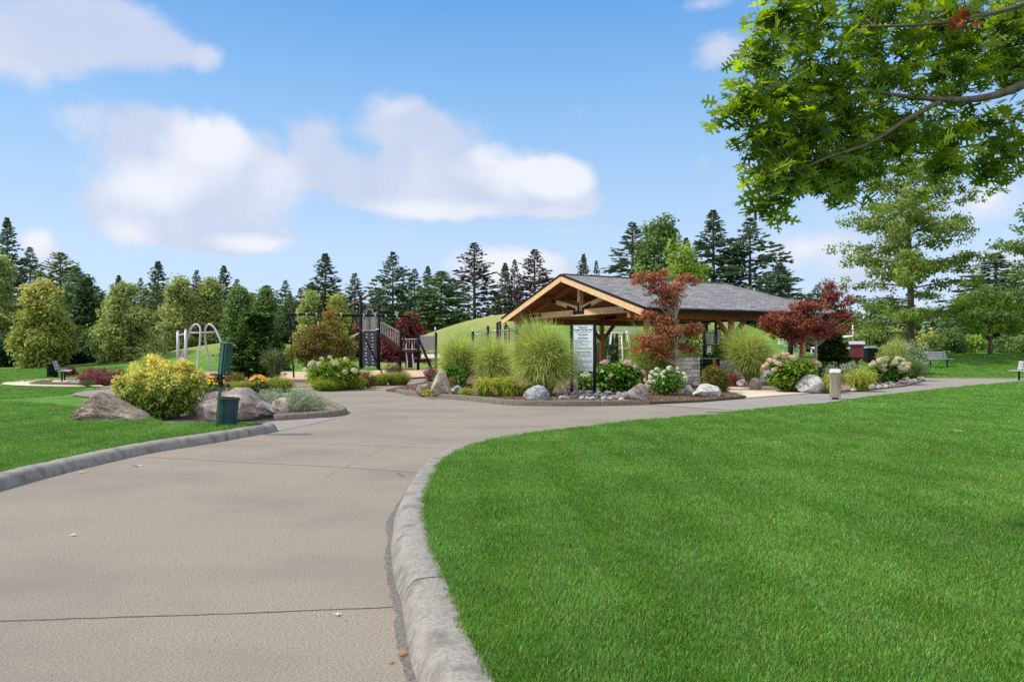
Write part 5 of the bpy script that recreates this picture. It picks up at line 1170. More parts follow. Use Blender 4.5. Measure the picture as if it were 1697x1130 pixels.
def pavilion():
    root = empty('picnic_pavilion', R0); tag(root, 'open timber picnic pavilion with grey shingle roof and trussed gable', 'pavilion')
    def build(mb, name, mat, par=None, **k):
        o = mb.build(name, mat, par or root, **k)
        if par is None: o.matrix_parent_inverse = Matrix.Translation(-R0)
        return o
    e1, e2 = PL(0, 0, ZE), PL(LE, 0, ZE); e3, e4 = PL(LE, WG, ZE), PL(0, WG, ZE); r1, r2 = PL(0, WG/2, ZR), PL(LR, WG/2, ZR); dz = Vector((0, 0, .10))
    mb = MB(); top = [e1, e2, e3, e4, r1, r2]; mb.add([v+dz for v in top], [(0, 1, 5, 4), (1, 2, 5), (2, 3, 4, 5)])
    b = len(mb.v); mb.add([v+dz*.3 for v in top], [(4, 5, 1, 0), (5, 2, 1), (5, 4, 3, 2)])
    for i, j in ((0, 1), (1, 2), (2, 3), (3, 4), (4, 0)):
        mb.add([top[i]+dz*.3, top[j]+dz*.3, top[j]+dz, top[i]+dz], [(0, 1, 2, 3)])
    rf = build(mb, 'roof', M_shin)
    mb = MB()
    for a, b_ in ((PL(-.0, WG/2, ZR+.11), PL(LR, WG/2, ZR+.11)), (PL(LR, WG/2, ZR+.11), PL(LE, 0, ZE+.11)), (PL(LR, WG/2, ZR+.11), PL(LE, WG, ZE+.11))): mb.bar(a, b_, .26, .035)
    mb.build('ridge_cap', M_shin, rf)
    rf.children[0].matrix_parent_inverse = Matrix.Identity(4)
    mb = MB(); mb.add([v+Vector((0, 0, .02)) for v in top], [(4, 5, 1, 0), (5, 2, 1), (5, 4, 3, 2)]); build(mb, 'ceiling', M_boards)
    # rake fascias and black gutters
    for (a, b_) in ((PL(-.04, -.1, ZE-.13), PL(-.04, WG/2, ZR-.10)), (PL(-.04, WG/2, ZR-.10), PL(-.04, WG+.1, ZE-.13))):
        mb = MB(); mb.bar(a, b_, .07, .26, up=(0, 0, 1)); build(mb, 'fascia', M_cedar)
    mb = MB()
    for (a, b_) in ((PL(-.05, -.15, ZE+.045), PL(-.05, WG/2, ZR+.07)), (PL(-.05, WG/2, ZR+.07), PL(-.05, WG+.15, ZE+.045))): mb.bar(a, b_, .12, .06)
    build(mb, 'drip_edge', M_steel)
    for t in (-.07, WG+.07):
        mb = MB(); mb.bar(PL(-.05, t, ZE-.02), PL(LE+.1, t, ZE-.02), .13, .13); build(mb, 'gutter', M_steel)
    mb = MB(); mb.bar(PL(LE+.07, 0, ZE-.02), PL(LE+.07, WG, ZE-.02), .13, .13); build(mb, 'gutter', M_steel)
    mb = MB(); mb.tube([PL(-.02, WG+.05, ZE-.05), PL(.2, WG-.2, ZE-.5), PL(.2, WG-.2, .1)], .035, 8); build(mb, 'downpipe', M_steel)
    SP = (1.0, 5.6, 10.1)
    for t in (1.0, WG-1.0):
        mb = MB(); mb.bar(PL(.1, t, 2.86), PL(LE-.6, t, 2.86), .2, .30); build(mb, 'beam', M_cedard)
        for s in SP:
            mb = MB(); mb.box(PL(s, t, 1.36), (.20, .20, 2.70), Matrix.Rotation(math.atan2(VV.y, VV.x), 3, 'Z')); po = build(mb, 'post', M_post, bevel=.012)
            for sg in (-1, 1):
                if s == SP[0] and sg < 0: continue
                mb = MB(); mb.bar(PL(s+sg*.10, t, 1.95), PL(s+sg*.80, t, 2.72), .14, .17, up=(0, 0, 1)); mb.build('brace', M_cedard, po)
            mb = MB(); mb.box(PL(s, t, .08), (.34, .34, .16), Matrix.Rotation(math.atan2(VV.y, VV.x), 3, 'Z')); mb.build('post_shoe', M_steel, po)
    for s in (1.0, 5.7, 9.9):
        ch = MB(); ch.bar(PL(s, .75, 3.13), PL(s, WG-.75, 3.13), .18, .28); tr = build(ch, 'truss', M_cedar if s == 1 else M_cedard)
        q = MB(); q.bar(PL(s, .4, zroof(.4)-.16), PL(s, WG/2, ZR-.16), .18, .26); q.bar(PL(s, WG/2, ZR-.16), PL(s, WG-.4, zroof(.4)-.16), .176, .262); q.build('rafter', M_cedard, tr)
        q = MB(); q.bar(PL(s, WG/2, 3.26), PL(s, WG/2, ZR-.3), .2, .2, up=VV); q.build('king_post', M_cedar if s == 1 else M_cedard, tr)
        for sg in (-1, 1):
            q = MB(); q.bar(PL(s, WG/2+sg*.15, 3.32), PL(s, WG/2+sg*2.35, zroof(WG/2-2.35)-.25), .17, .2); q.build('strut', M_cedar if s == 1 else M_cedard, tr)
        q = MB(); so_ = s-.105
        q.box(PL(so_, WG/2, 3.14), (.02, .9, .16), Matrix.Rotation(math.atan2(VV.y, VV.x), 3, 'Z')); q.bar(PL(so_, WG/2, 3.15), PL(so_, WG/2, 3.62), .02, .12, up=UU)
        for sg in (-1, 1):
            a = PL(so_, WG/2, 3.2); b_ = PL(so_, WG/2+sg*2.35, zroof(WG/2-2.35)-.25); q.bar(a.lerp(b_, .12), a.lerp(b_, .42), .02, .12); q.bar(a.lerp(b_, .86), a.lerp(b_, 1.03), .02, .15)
            q.box(PL(so_, WG/2+sg*4.0, 3.14), (.02, 1.1, .14), Matrix.Rotation(math.atan2(VV.y, VV.x), 3, 'Z'))
            q.box(PL(so_, WG/2+sg*4.8, 2.95), (.02, .14, .5), Matrix.Rotation(math.atan2(VV.y, VV.x), 3, 'Z'))
        q.box(PL(so_, WG/2, ZR-.42), (.02, .14, .24), Matrix.Rotation(math.atan2(VV.y, VV.x), 3, 'Z'))
        q.build('steel_plate', M_steel, tr)
    # purlins
    for t in (1.0+2.4, WG-3.4):
        mb = MB(); mb.bar(PL(.0, t, zroof(t)-.1), PL(LR+.5, t, zroof(t)-.1), .12, .16); build(mb, 'purlin', M_cedard)
pavilion()
sheet('pavilion_floor', [PL(.6, .5, 0), PL(LE-.6, .5, 0), PL(LE-.6, WG-.4, 0), PL(.6, WG-.4, 0)], M_pad, z=.045, thick=.08)
def stone_wall(s0, s1, t0, t1, h, label):
    a, b = PL(s0, t0, 0), PL(s1, t1, 0); mb = MB(); mb.bar(a+Vector((0, 0, h/2)), b+Vector((0, 0, h/2)), .42, h)
    o = mb.build('stone_wall', M_stone); me = o.data; uv = me.uv_layers.new(name='uv')
    for p in me.polygons:
        n = p.normal
        for li in p.loop_indices:
            c = me.vertices[me.loops[li].vertex_index].co
            if abs(n.z) > .7: uv.data[li].uv = (c.dot(VV), c.dot(UU))
            elif abs(n.dot(VV)) > .7: uv.data[li].uv = (c.dot(UU), c.z)
            else: uv.data[li].uv = (c.dot(VV), c.z)
    tag(o, label, 'wall')
    mb = MB(); d = (b-a).normalized()*.04; mb.bar(a-d+Vector((0, 0, h+.035)), b+d+Vector((0, 0, h+.035)), .5, .07)
    c = mb.build('coping', M_kerb2, o, bevel=.01)
stone_wall(1.35, 3.2, .55, .55, 1.16, 'grey squared stone wall left of the orange nandina')
stone_wall(4.7, 7.6, .55, .55, 1.02, 'grey squared stone wall behind the upright fountain grass')
stone_wall(8.2, 10.0, .55, .55, 1.05, 'grey squared stone wall behind the pink hydrangea')
# picnic tables
def picnic_table(s, t, label, rz=.5, first=[None]):
    if first[0] is None:
        root = empty('picnic_table'); mb = MB(); mb.box((0, 0, .75), (1.9, .76, .05)); mb.build('table_top', M_greywood, root, bevel=.008)
        for y in (-.72, .72): mb = MB(); mb.box((0, y, .45), (1.9, .27, .045)); mb.build('seat', M_greywood, root, bevel=.008)
        for x in (-.65, .65):
            mb = MB(); mb.bar((x, -.25, .72), (x, -.55, .0), .06, .07); mb.bar((x, .25, .72), (x, .55, 0), .06, .07); mb.bar((x, -.8, .4), (x, .8, .4), .06, .06); mb.build('leg', M_black, root)
        first[0] = root
    else: root = copy_tree(first[0])
    root.location = PL(s, t, .045); root.rotation_euler = (0, 0, rz); tag(root, label, 'table', 'picnic tables under the pavilion'); return root
picnic_table(2.2, 3.4, 'dark picnic table just behind the pink and cream hydrangea'); picnic_table(6.3, 5.2, 'picnic table in the middle of the pavilion', .4); picnic_table(3.4, 8.0, 'picnic table at the back of the pavilion', .6)
# trestle counter and orange marker
def trestle():
    c = P(1181, 594, 30.0); root = empty('trestle_table', (c.x, c.y, .045)); h = c.z-.045; rz = math.atan2(VV.y, VV.x); M = Matrix.Rotation(rz, 3, 'Z'); root.rotation_euler = (0, 0, rz)
    mb = MB(); mb.box((0, 0, h), (1.15, .55, .05)); mb.build('table_top', M_silver, root, bevel=.006)
    for x in (-.5, .5):
        mb = MB(); mb.bar((x, -.2, 0), (x, -.2, h-.03), .05, .05); mb.bar((x, .2, 0), (x, .2, h-.03), .05, .05); mb.bar((x, -.2, .25), (x, .2, .25), .04, .04); mb.build('leg', M_black, root)
    mb = MB()
    mb.bar((-.48, -.2, .1), (.0, -.2, h-.06), .04, .04, up=(0, 1, 0)); mb.bar((.48, -.2, .1), (.02, -.205, h-.06), .04, .04, up=(0, 1, 0)); mb.build('brace', M_black, root)
    tag(root, 'black framed grey topped counter in the gap of the stone wall', 'table')
    mb = MB(); M_or = plain('orange_board', (.62, .22, .05), .6)
    mb.add([(-.22, -.02, 0), (.22, -.02, 0), (0, -.02, .42), (-.22, .02, 0), (.22, .02, 0), (0, .02, .42)], [(0, 1, 2), (5, 4, 3), (0, 3, 4, 1), (1, 4, 5, 2), (2, 5, 3, 0)])
    o = mb.build('triangle_sign', M_or); cc = P(1185, 611, 29.3); o.location = cc; o.rotation_euler = (0, 0, rz)
    o2 = MB(); o2.bar((0, .03, -cc.z+.05), (0, .03, .2), .04, .03, up=(0, 1, 0)); o2.build('post', M_black, o); tag(o, 'orange triangular board in front of the grey topped counter', 'sign')
trestle()

# ------------------------------------------------------------------ notice board
def notice_board():
    z0 = .075; D = 21.7; xa, xb = 947.5, 985.5
    a = P(xa, 650, D); b = P(xb, 650, D); b.y = D-.35; b.x = (xb-CX)/F*b.y; a.z = b.z = 0
    c = (a+b)/2; c.z = z0; root = empty('notice_board', c); rz = math.atan2(b.y-a.y, b.x-a.x); root.rotation_euler = (0, 0, rz); w = (b-a).length; h = HC+(HY-538.5)/F*D-z0
    mb = MB(); 
    for x in (-w/2, w/2):
        mb = MB(); mb.box((x, 0, h/2-.1), (.085, .085, h+.2)); p = mb.build('post', M_black, root, bevel=.006)
    zt, zb = h-.005, h-.005-76/F*D
    mb = MB(); mb.box((0, 0, (zt+zb)/2), (w-.087, .03, zt-zb)); panel = mb.build('panel', plain('pale_blue_panel', (.60, .68, .73), .35, var=.04), root, bevel=.004)
    mb = MB(); pw = w-.087
    dk = plain('sign_ink', (.03, .045, .06), .6)
    for z in (zt-.004, zb+.004): mb.box((0, -.018, z), (pw, .012, .014))
    mb.build('panel_trim', M_silver, root)
    # lettering: real letters for the headings, fine broken rules for the body text
    H = zt-zb; V_, F_ = [], []
    def text(s, frac, size, wfit=None, cx=0):
        cu = bpy.data.curves.new('t', 'FONT'); cu.body = s; cu.align_x = 'CENTER'; cu.align_y = 'CENTER'; cu.size = size; cu.offset = size*.022; cu.resolution_u = 2; cu.extrude = .0008
        ob = bpy.data.objects.new('t', cu); C.objects.link(ob); dg = bpy.context.evaluated_depsgraph_get(); me = bpy.data.meshes.new_from_object(ob.evaluated_get(dg))
        xs = [v.co.x for v in me.vertices]; wd = max(xs)-min(xs); k = (wfit/wd) if wfit else 1
        b0 = len(V_)
        for v in me.vertices: V_.append((cx+v.co.x*k, -.0172-v.co.z, zt-frac*H+v.co.y))
        for p in me.polygons: F_.append(tuple(b0+i for i in p.vertices))
        bpy.data.objects.remove(ob); bpy.data.curves.remove(cu); bpy.data.meshes.remove(me)
    text('Welcome to', .055, .085, pw*.46); text('Conners Gardens Park', .105, .085, pw*.92); text('Park Hours', .205, .082, pw*.50); text('Park Rules', .285, .082, pw*.47); text('Playground Rules', .585, .082, pw*.76)
    rnd = random.Random(3); mb = MB(); mb.v = V_; mb.f = F_; mb.m = [0]*len(F_)
    def line(fr, x0, x1, th=.008):
        x = x0*pw
        while x < x1*pw-.004:
            l = min(rnd.uniform(.012, .05), x1*pw-x); mb.box((x+l/2, -.0185, zt-fr*H), (l, .0016, th)); x += l+rnd.uniform(.006, .012)
    line(.145, -.38, .42, .007); line(.16, -.36, .38, .007); line(.240, -.14, .12, .007)
    for fr, x1 in ((.325, .10), (.345, .30), (.362, .44), (.382, .0), (.402, .34), (.425, .18), (.445, .30), (.468, -.18), (.490, .44), (.508, .44), (.528, .46)): line(fr, -.40, x1)
    for fr, x1 in ((.625, .44), (.645, .36), (.665, .46), (.69, .44), (.718, -.26), (.742, .46), (.775, .44), (.795, .46), (.82, .40), (.85, .0), (.875, .30)): line(fr, -.40, x1)
    line(.915, -.44, .44, .006); line(.930, -.44, .42, .006); line(.96, -.1, .1, .01)
    mb.build('lettering', dk, root)
    tag(root, 'tall pale blue park rules notice board on two black posts', 'sign')
notice_board()

# ------------------------------------------------------------------ dispenser, bin, bollard
def dispenser():
    D = 12.35; base = P(357.5, 711, D); base.z = .12; root = empty('bag_dispenser', base); tp = P(371.5, 568, D)-base
    mb = MB(); mb.bar((0, 0, -.2), (tp.x*.98, 0, tp.z-.05), .05, .03, up=(0, 1, 0)); mb.bar((.022, -.008, -.2), (tp.x*.98+.022, -.008, tp.z-.05), .008, .05, up=(0, 1, 0)); mb.build('post', M_green2, root)
    ax = Vector((tp.x, 0, tp.z)).normalized(); x = Vector((ax.z, 0, -ax.x))
    def loc(u, v, w): return Vector((0, w, 0))+ax*v+x*u
    M = Matrix((x, Vector((0, 1, 0)), ax)).transposed(); L = tp.z
    Mz = M @ Matrix.Rotation(R(-28), 3, 'Z')
    hb = (620-568)/F*D
    mb = MB(); mb.box(loc(.075, L-hb/2, -.06), (.165, .15, hb), Mz); mb.build('box', M_green, root, bevel=.012)
    mb = MB(); mb.box(loc(.045, L-hb/2, -.143), (.04, .012, hb*.96), Mz); mb.build('door_strip', M_green2, root, bevel=.004)
    mb = MB(); mb.box(loc(.075, L+.01, -.06), (.19, .175, .022), Mz); mb.build('lid', M_green2, root, bevel=.006)
    mb = MB(); mb.box(loc(.13, L-hb+.06, -.128), (.06, .006, .035), Mz); mb.build('sticker', plain('pale_green_label', (.16, .34, .30)), root)
    rng = np.random.default_rng(4); n = 26; pos = np.array([tuple(loc(.03+rng.normal(0, .04), L-hb-.06+rng.normal(0, .05), -.06+rng.normal(0, .03))) for _ in range(n)])
    V, Pp = cards(pos, np.stack([rng.normal(-.3, .4, n), rng.normal(0, .4, n), rng.uniform(-1, -.2, n)], 1), rnd_unit(rng, n), rng.uniform(.06, .12, n), 'broad'); V, Pq, t = merge([(V, Pp, rng.uniform(0, 1, n))])
    np_mesh('plastic_bag', V, Pq, fol('black_bag', [(.01, .01, .012), (.03, .03, .035)], .05, .3, .6), t, root)
    tag(root, 'leaning green dog waste bag dispenser on a thin metal post', 'dispenser')
    D = 12.6; c = P(376.5, 709, D); h = (709-662.5)/F*D; r = 17.3/F*D
    b = empty('litter_bin', (c.x, D, .115)); b.rotation_euler = (R(0), R(3.5), 0)
    mb = MB(); prof = [(r*.84, -.03), (r*.85, .0), (r*.88, h*.3), (r*.905, h*.62), (r*.90, h*.63), (r*.93, h*.95), (r*.99, h*.955), (r*1.0, h), (r*.95, h+.004), (r*.92, h-.03), (r*.86, h*.1)]
    mb.lathe((0, 0, 0), prof, 40); mb.build('drum', M_bin, b, smooth=35)
    mb = MB(); mb.lathe((0, 0, 0), [(r*.985, h-.008), (r*1.015, h-.004), (r*1.015, h+.008), (r*.97, h+.012)], 40, cap=False); mb.build('rim', M_bin, b, smooth=1)
    tag(b, 'dark green cylindrical litter bin on the lawn tip', 'bin')
dispenser()
def bollard():
    D = 20.4; c = P(1384, 660, D); w = 15.5/F*D; h = (660-611)/F*D; root = empty('bollard', (c.x, D, .005)); root.rotation_euler = (0, 0, R(-19))
    mb = MB(); mb.box((0, 0, .03), (w*.55, w*.55, .06)); mb.build('foot', M_steel, root)
    mb = MB(); mb.box((0, 0, .05+(h-.17)/2), (w, w, h-.17)); mb.build('post', M_greywood, root, bevel=.012)
    mb = MB(); mb.box((0, 0, h-.115), (w*.92, w*.92, .02)); mb.build('neck', M_steel, root)
    mb = MB(); mb.box((0, 0, h-.05), (w*1.04, w*1.04, .12)); mb.build('cap', M_white, root, bevel=.03)
    tag(root, 'weathered square timber bollard with a white cap on the path edge', 'bollard')
bollard()
# ------------------------------------------------------------------ benches
def bench(name, loc, rz, w, board, frame, label, nslat=3):
    root = empty(name, loc, rz)
    for k in range(3): mb = MB(); mb.box((0, -.22+.155*k, .45), (w, .135, .035)); mb.build('seat_slat', board, root, bevel=.006)
    for k in range(nslat): mb = MB(); mb.box((0, .23+.035*k, .56+.135*k), (w, .03, .12), Matrix.Rotation(R(-14), 3, 'X')); mb.build('back_slat', board, root, bevel=.006)
    for x in (-w*.4, 0, w*.4) if w > 1.9 else (-w*.36, w*.36):
        mb = MB(); mb.tube([(x, -.27, .43), (x, .12, .41), (x, .2, .46), (x, .32, .92)], .022, 6); mb.bar((x, 0, 0), (x, 0, .42), .05, .06, up=(0, 1, 0)); mb.build('frame', frame, root)
    tag(root, label, 'bench', 'park benches'); return root
bench('bench', (P(1556, 612, 39).x, 39, hz1(P(1556, 612, 39).x, 39)+.0), R(22), 1.9, M_bwood, M_black, 'empty grey bench on the lawn beyond the path')
bench('bench', (P(1712, 632, 31.0).x, 31.0, 0), R(-78), 1.9, M_bwood, M_black, 'grey bench cut off by the right edge of the view')
bench('bench', (P(105, 632, 30.6).x, 30.6, .03), R(118), 1.5, M_bwood, M_black, 'grey bench seen end on beside the litter bin on the left', 3)
bench('bench', (P(717, 605, 52).x, 52, hz1(P(717, 605, 52).x, 52)), R(2), 1.8, M_bwhite, M_black, 'pale slatted bench behind the playground', 2)
def trash():
    D = 34.5; c = P(87, 624, D); z = hz1(c.x, D); root = empty('trash_can', (c.x, D, z)); h = 25/F*D; r = 8/F*D
    mb = MB(); mb.lathe((0, 0, 0), [(r*.8, 0), (r*.82, h*.9)], 20); mb.build('liner', M_steel, root)
    mb = MB()
    for k in range(22): a = k*2*PI/22; mb.box((math.cos(a)*r*.95, math.sin(a)*r*.95, h*.46), (.02, .045, h*.9), Matrix.Rotation(a, 3, 'Z'))
    mb.build('slat', M_black, root)
    mb = MB(); mb.lathe((0, 0, h*.9), [(r*1.05, 0), (r*1.1, .03), (r*.9, .08), (r*.4, .1)], 20); mb.build('lid', M_black, root, smooth=40)
    tag(root, 'black slatted litter bin standing behind the left bench', 'bin')
trash()
# ------------------------------------------------------------------ swing frame
def tube_obj(name, pts, r, mat, par, n=8): mb = MB(); mb.tube(pts, r, n); return mb.build(name, mat, par, smooth=1)
def swing():
    A = P(480, 520.5, 33.2); B = P(678, 524, 35.9); B.z = A.z; d = (B-A); u = d.normalized(); n = Vector((-u.y, u.x, 0)); o = Vector((A.x, A.y, 0)); root = empty('swing_frame', o)
    tube_obj('top_bar', [A-u*.05-o, B+u*.05-o], .058, M_black, root)
    for q, sp in ((0, ((1.15, -1.0, .2), (-1.9, .2, 0), (.4, 1.3, .1))), (.52, ((1.2, -1.3, 0), (-.6, 1.1, 0))), (1.0, ((1.0, -1.1, 0), (1.55, .3, 0), (-.4, 1.2, 0)))):
        a = A+d*q
        for (su, sn, _) in sp:
            tube_obj('leg', [a-o, Vector((a.x, a.y, 0))+u*su+n*sn-o], .042, M_black, root)
    for q in (.06, .13, .21, .31, .41, .60, .70, .79, .89):
        mb = MB(); p = A+d*q-o; mb.tube([p-u*.03, p+u*.03], .082, 8); mb.build('hanger', M_silver, root)
    tag(root, 'long black swing frame with splayed legs over the wood chips', 'swing frame')
swing()
# ------------------------------------------------------------------ silver arch apparatus
def arches():
    D = 39; o = P(327, 620, D); o.z = 0; root = empty('arch_climber', o)
    def Q(px, py, dd=0): v = P(px, py, D+dd); return v-o
    for px, yt in ((295, 550), (308, 547.5)):
        a = Q(px, yt, .8 if px == 295 else 0); tube_obj('post', [(a.x, a.y, -.1), a], .085, M_silver, root, 10); mb = MB(); mb.lathe(tuple(a), [(.085, 0), (.07, .05), (.03, .075)], 12); mb.build('post_cap', M_silver, root, smooth=1)
    tube_obj('rail', [Q(295, 556, .8), Q(308, 553)], .05, M_silver, root); tube_obj('rail', [Q(316, 551.5), Q(333, 551.5), Q(359, 550)], .05, M_silver, root)
    def arch(pts, r=.055): 
        pl = crv([tuple(Q(*p)) for p in pts], 6); tube_obj('arch', pl, r, M_silver, root, 10)
    arch([(299, 598, .4), (305, 580, .3), (313, 554, .1), (319, 541, 0), (326, 537.5, 0), (331.5, 543, -.1), (332, 556, -.2), (330, 580, -.3), (326.5, 612, -.5)])
    arch([(348, 614, .8), (345, 590, .6), (340.5, 566, .4), (340, 548, .2), (344, 538.5, .1), (349, 538, 0), (357, 546, -.1), (366, 566, -.3), (376, 592, -.4), (386, 613, -.6)])
    arch([(299, 598, .4), (302, 594, .3), (306, 598, .2), (309, 606, .1)], .05)
    mb = MB(); mb.box(Q(345, 616), (3.2, .15, .06)); mb.build('foot_rail', M_silver, root)
    tag(root, 'silver metal apparatus of two tall arches and two posts', 'play equipment')
arches()
# ------------------------------------------------------------------ climbing tower with stairs
def cap_post(Q, px, yt, yb, r, mat, root, dd=0):
    a = Q(px, yt, dd); tube_obj('post', [(a.x, a.y, -.1), a], r, mat, root, 10); mb = MB(); mb.lathe(tuple(a), [(r, 0), (r*.8, r*.6), (r*.3, r)], 10); mb.build('post_cap', mat, root, smooth=1)
def railing(root, Q, x0, x1, yt0, yt1, yb0, yb1, n, dd=0, mat=None):
    mb = MB(); mat = mat or M_silver
    for k in range(n+1):
        f = k/n; px = x0+(x1-x0)*f; mb.tube([Q(px, yt0+(yt1-yt0)*f, dd), Q(px, yb0+(yb1-yb0)*f, dd)], .018, 5)
    mb.tube([Q(x0, yt0, dd), Q(x1, yt1, dd)], .028, 6); mb.tube([Q(x0, yb0, dd), Q(x1, yb1, dd)], .028, 6); mb.build('railing', mat, root)
def hoop(root, Q, x0, x1, yt, yb, dd=0, r=.03):
    xc = (x0+x1)/2; rx = (x1-x0)/2
    pts = [Q(x0, yb, dd)]+[Q(xc-rx*math.cos(a), yt+rx*(1-math.sin(a)), dd) for a in np.linspace(0, PI, 9)]+[Q(x1, yb, dd)]
    tube_obj('hoop', pts, r, M_silver, root, 6)
def tower():
    D = 45.5; o = P(612, 612, D); o.z = 0; root = empty('climbing_tower', o)
    Q = lambda px, py, dd=0: P(px, py, D+dd)-o
    cap_post(Q, 597.5, 492, 612, .105, M_black, root); cap_post(Q, 628, 508, 612, .10, M_black, root); cap_post(Q, 663, 543, 612, .10, M_black, root); cap_post(Q, 693, 554, 612, .10, M_black, root)
    cap_post(Q, 722.5, 553, 612, .09, M_black, root); 
    for px in (601, 626): cap_post(Q, px, 545, 612, .10, M_black, root, 1.6)
    tube_obj('pole', [Q(721.5, 554), Q(721.5, 542)], .05, M_silver, root, 6)
    mb = MB(); a = Q(601, 550); b = Q(624.5, 607.5); mb.box(((a.x+b.x)/2, 0.0, (a.z+b.z)/2), (b.x-a.x, .08, a.z-b.z)); wall = mb.build('climbing_panel', M_wallp, root, bevel=.02)
    rnd = random.Random(2); mb = MB()
    for k in range(11):
        for s in (-1, 1):
            px = 612.5+s*5.2+rnd.uniform(-1, 1); py = 553.5+k*5.2+rnd.uniform(-.6, .6)+(s > 0)*1.2; c = Q(px, py); mb.lathe((c.x, -.06, c.z), [(.07, -.018), (.075, 0), (.04, .02)], 7)
    mb.build('hand_hold', M_white, wall)
    mb = MB(); c = Q(612, 549); mb.box((c.x, .75, c.z+.02), (1.25, 1.5, .1)); mb.build('platform', M_brown, root)
    mb = MB(); mb.tube([Q(601, 549.5, -.15), Q(606, 547), Q(618, 548), Q(628, 545, -.1)], .04, 6); mb.build('lip', M_silver, root)
    railing(root, Q, 601, 609, 531, 531, 548, 548, 5); railing(root, Q, 616, 625, 524, 524, 548, 548, 5); railing(root, Q, 601, 625, 523, 523, 547, 547, 12, 1.6)
    hoop(root, Q, 607, 618, 512, 548); hoop(root, Q, 618, 632, 518, 530, 1.0)
    tube_obj('mast_beam', [Q(576, 508, .5), Q(597, 497, .1), Q(617, 484.5, -.3)], .06, plain('brown_beam', (.16, .11, .05), .6), root, 6); tube_obj('mast_beam', [Q(577, 510.5, .5), Q(617, 486.5, -.3)], .035, M_black, root, 6)
    # stairs
    mb = MB(); mb.bar(Q(630, 555, -.5), Q(662, 578, -.5), .06, .30); mb.bar(Q(630, 555, .5), Q(662, 578, .5), .06, .30); mb.build('stringer', M_brown, root)
    for k in range(7):
        f = (k+.5)/7; c = Q(630+32*f, 554+23*f); mb = MB(); mb.box((c.x, 0, c.z), (.28, .95, .05)); mb.build('step', M_brown, root)
    railing(root, Q, 631, 661, 533.5, 549.5, 554, 573, 11, -.5); railing(root, Q, 631, 661, 533.5, 549.5, 554, 573, 11, .5)
    mb = MB(); c = Q(678, 581); mb.box((c.x, .3, c.z), (1.3, 1.3, .12)); mb.build('platform', M_brown, root); railing(root, Q, 665, 691, 562, 562, 579, 579, 6, .9)
    mb = MB(); 
    for px in (673, 683): mb.tube([Q(px, 570), Q(px+.5, 588, -.3), Q(px+2, 600, -.5), Q(px+2, 609, -.6)], .04, 6)
    mb.build('ladder_rail', M_silver, root)
    mb = MB()
    for k in range(5): mb.tube([Q(673.5, 585+k*5, -.3), Q(684, 585+k*5, -.3)], .028, 5)
    mb.build('rung', M_black, root)
    mb = MB(); mb.box(Q(679, 597), (.55, .3, 1.0)); mb.build('crate_panel', M_brown, root)
    railing(root, Q, 696, 720.5, 556.5, 556.5, 580, 580, 14); mb = MB(); c = Q(708, 568.5, .05); mb.box(c, (.95, .03, .92)); mb.build('barrier_panel', plain('pale_tan_panel', (.36, .36, .30), .6), root)
    tube_obj('slide_rail', [Q(596, 552), Q(584, 558, .5), Q(576, 566, 1.0)], .05, M_silver, root, 6)
    tag(root, 'black post climbing tower with grey climbing wall and side stairs', 'play equipment')
tower()
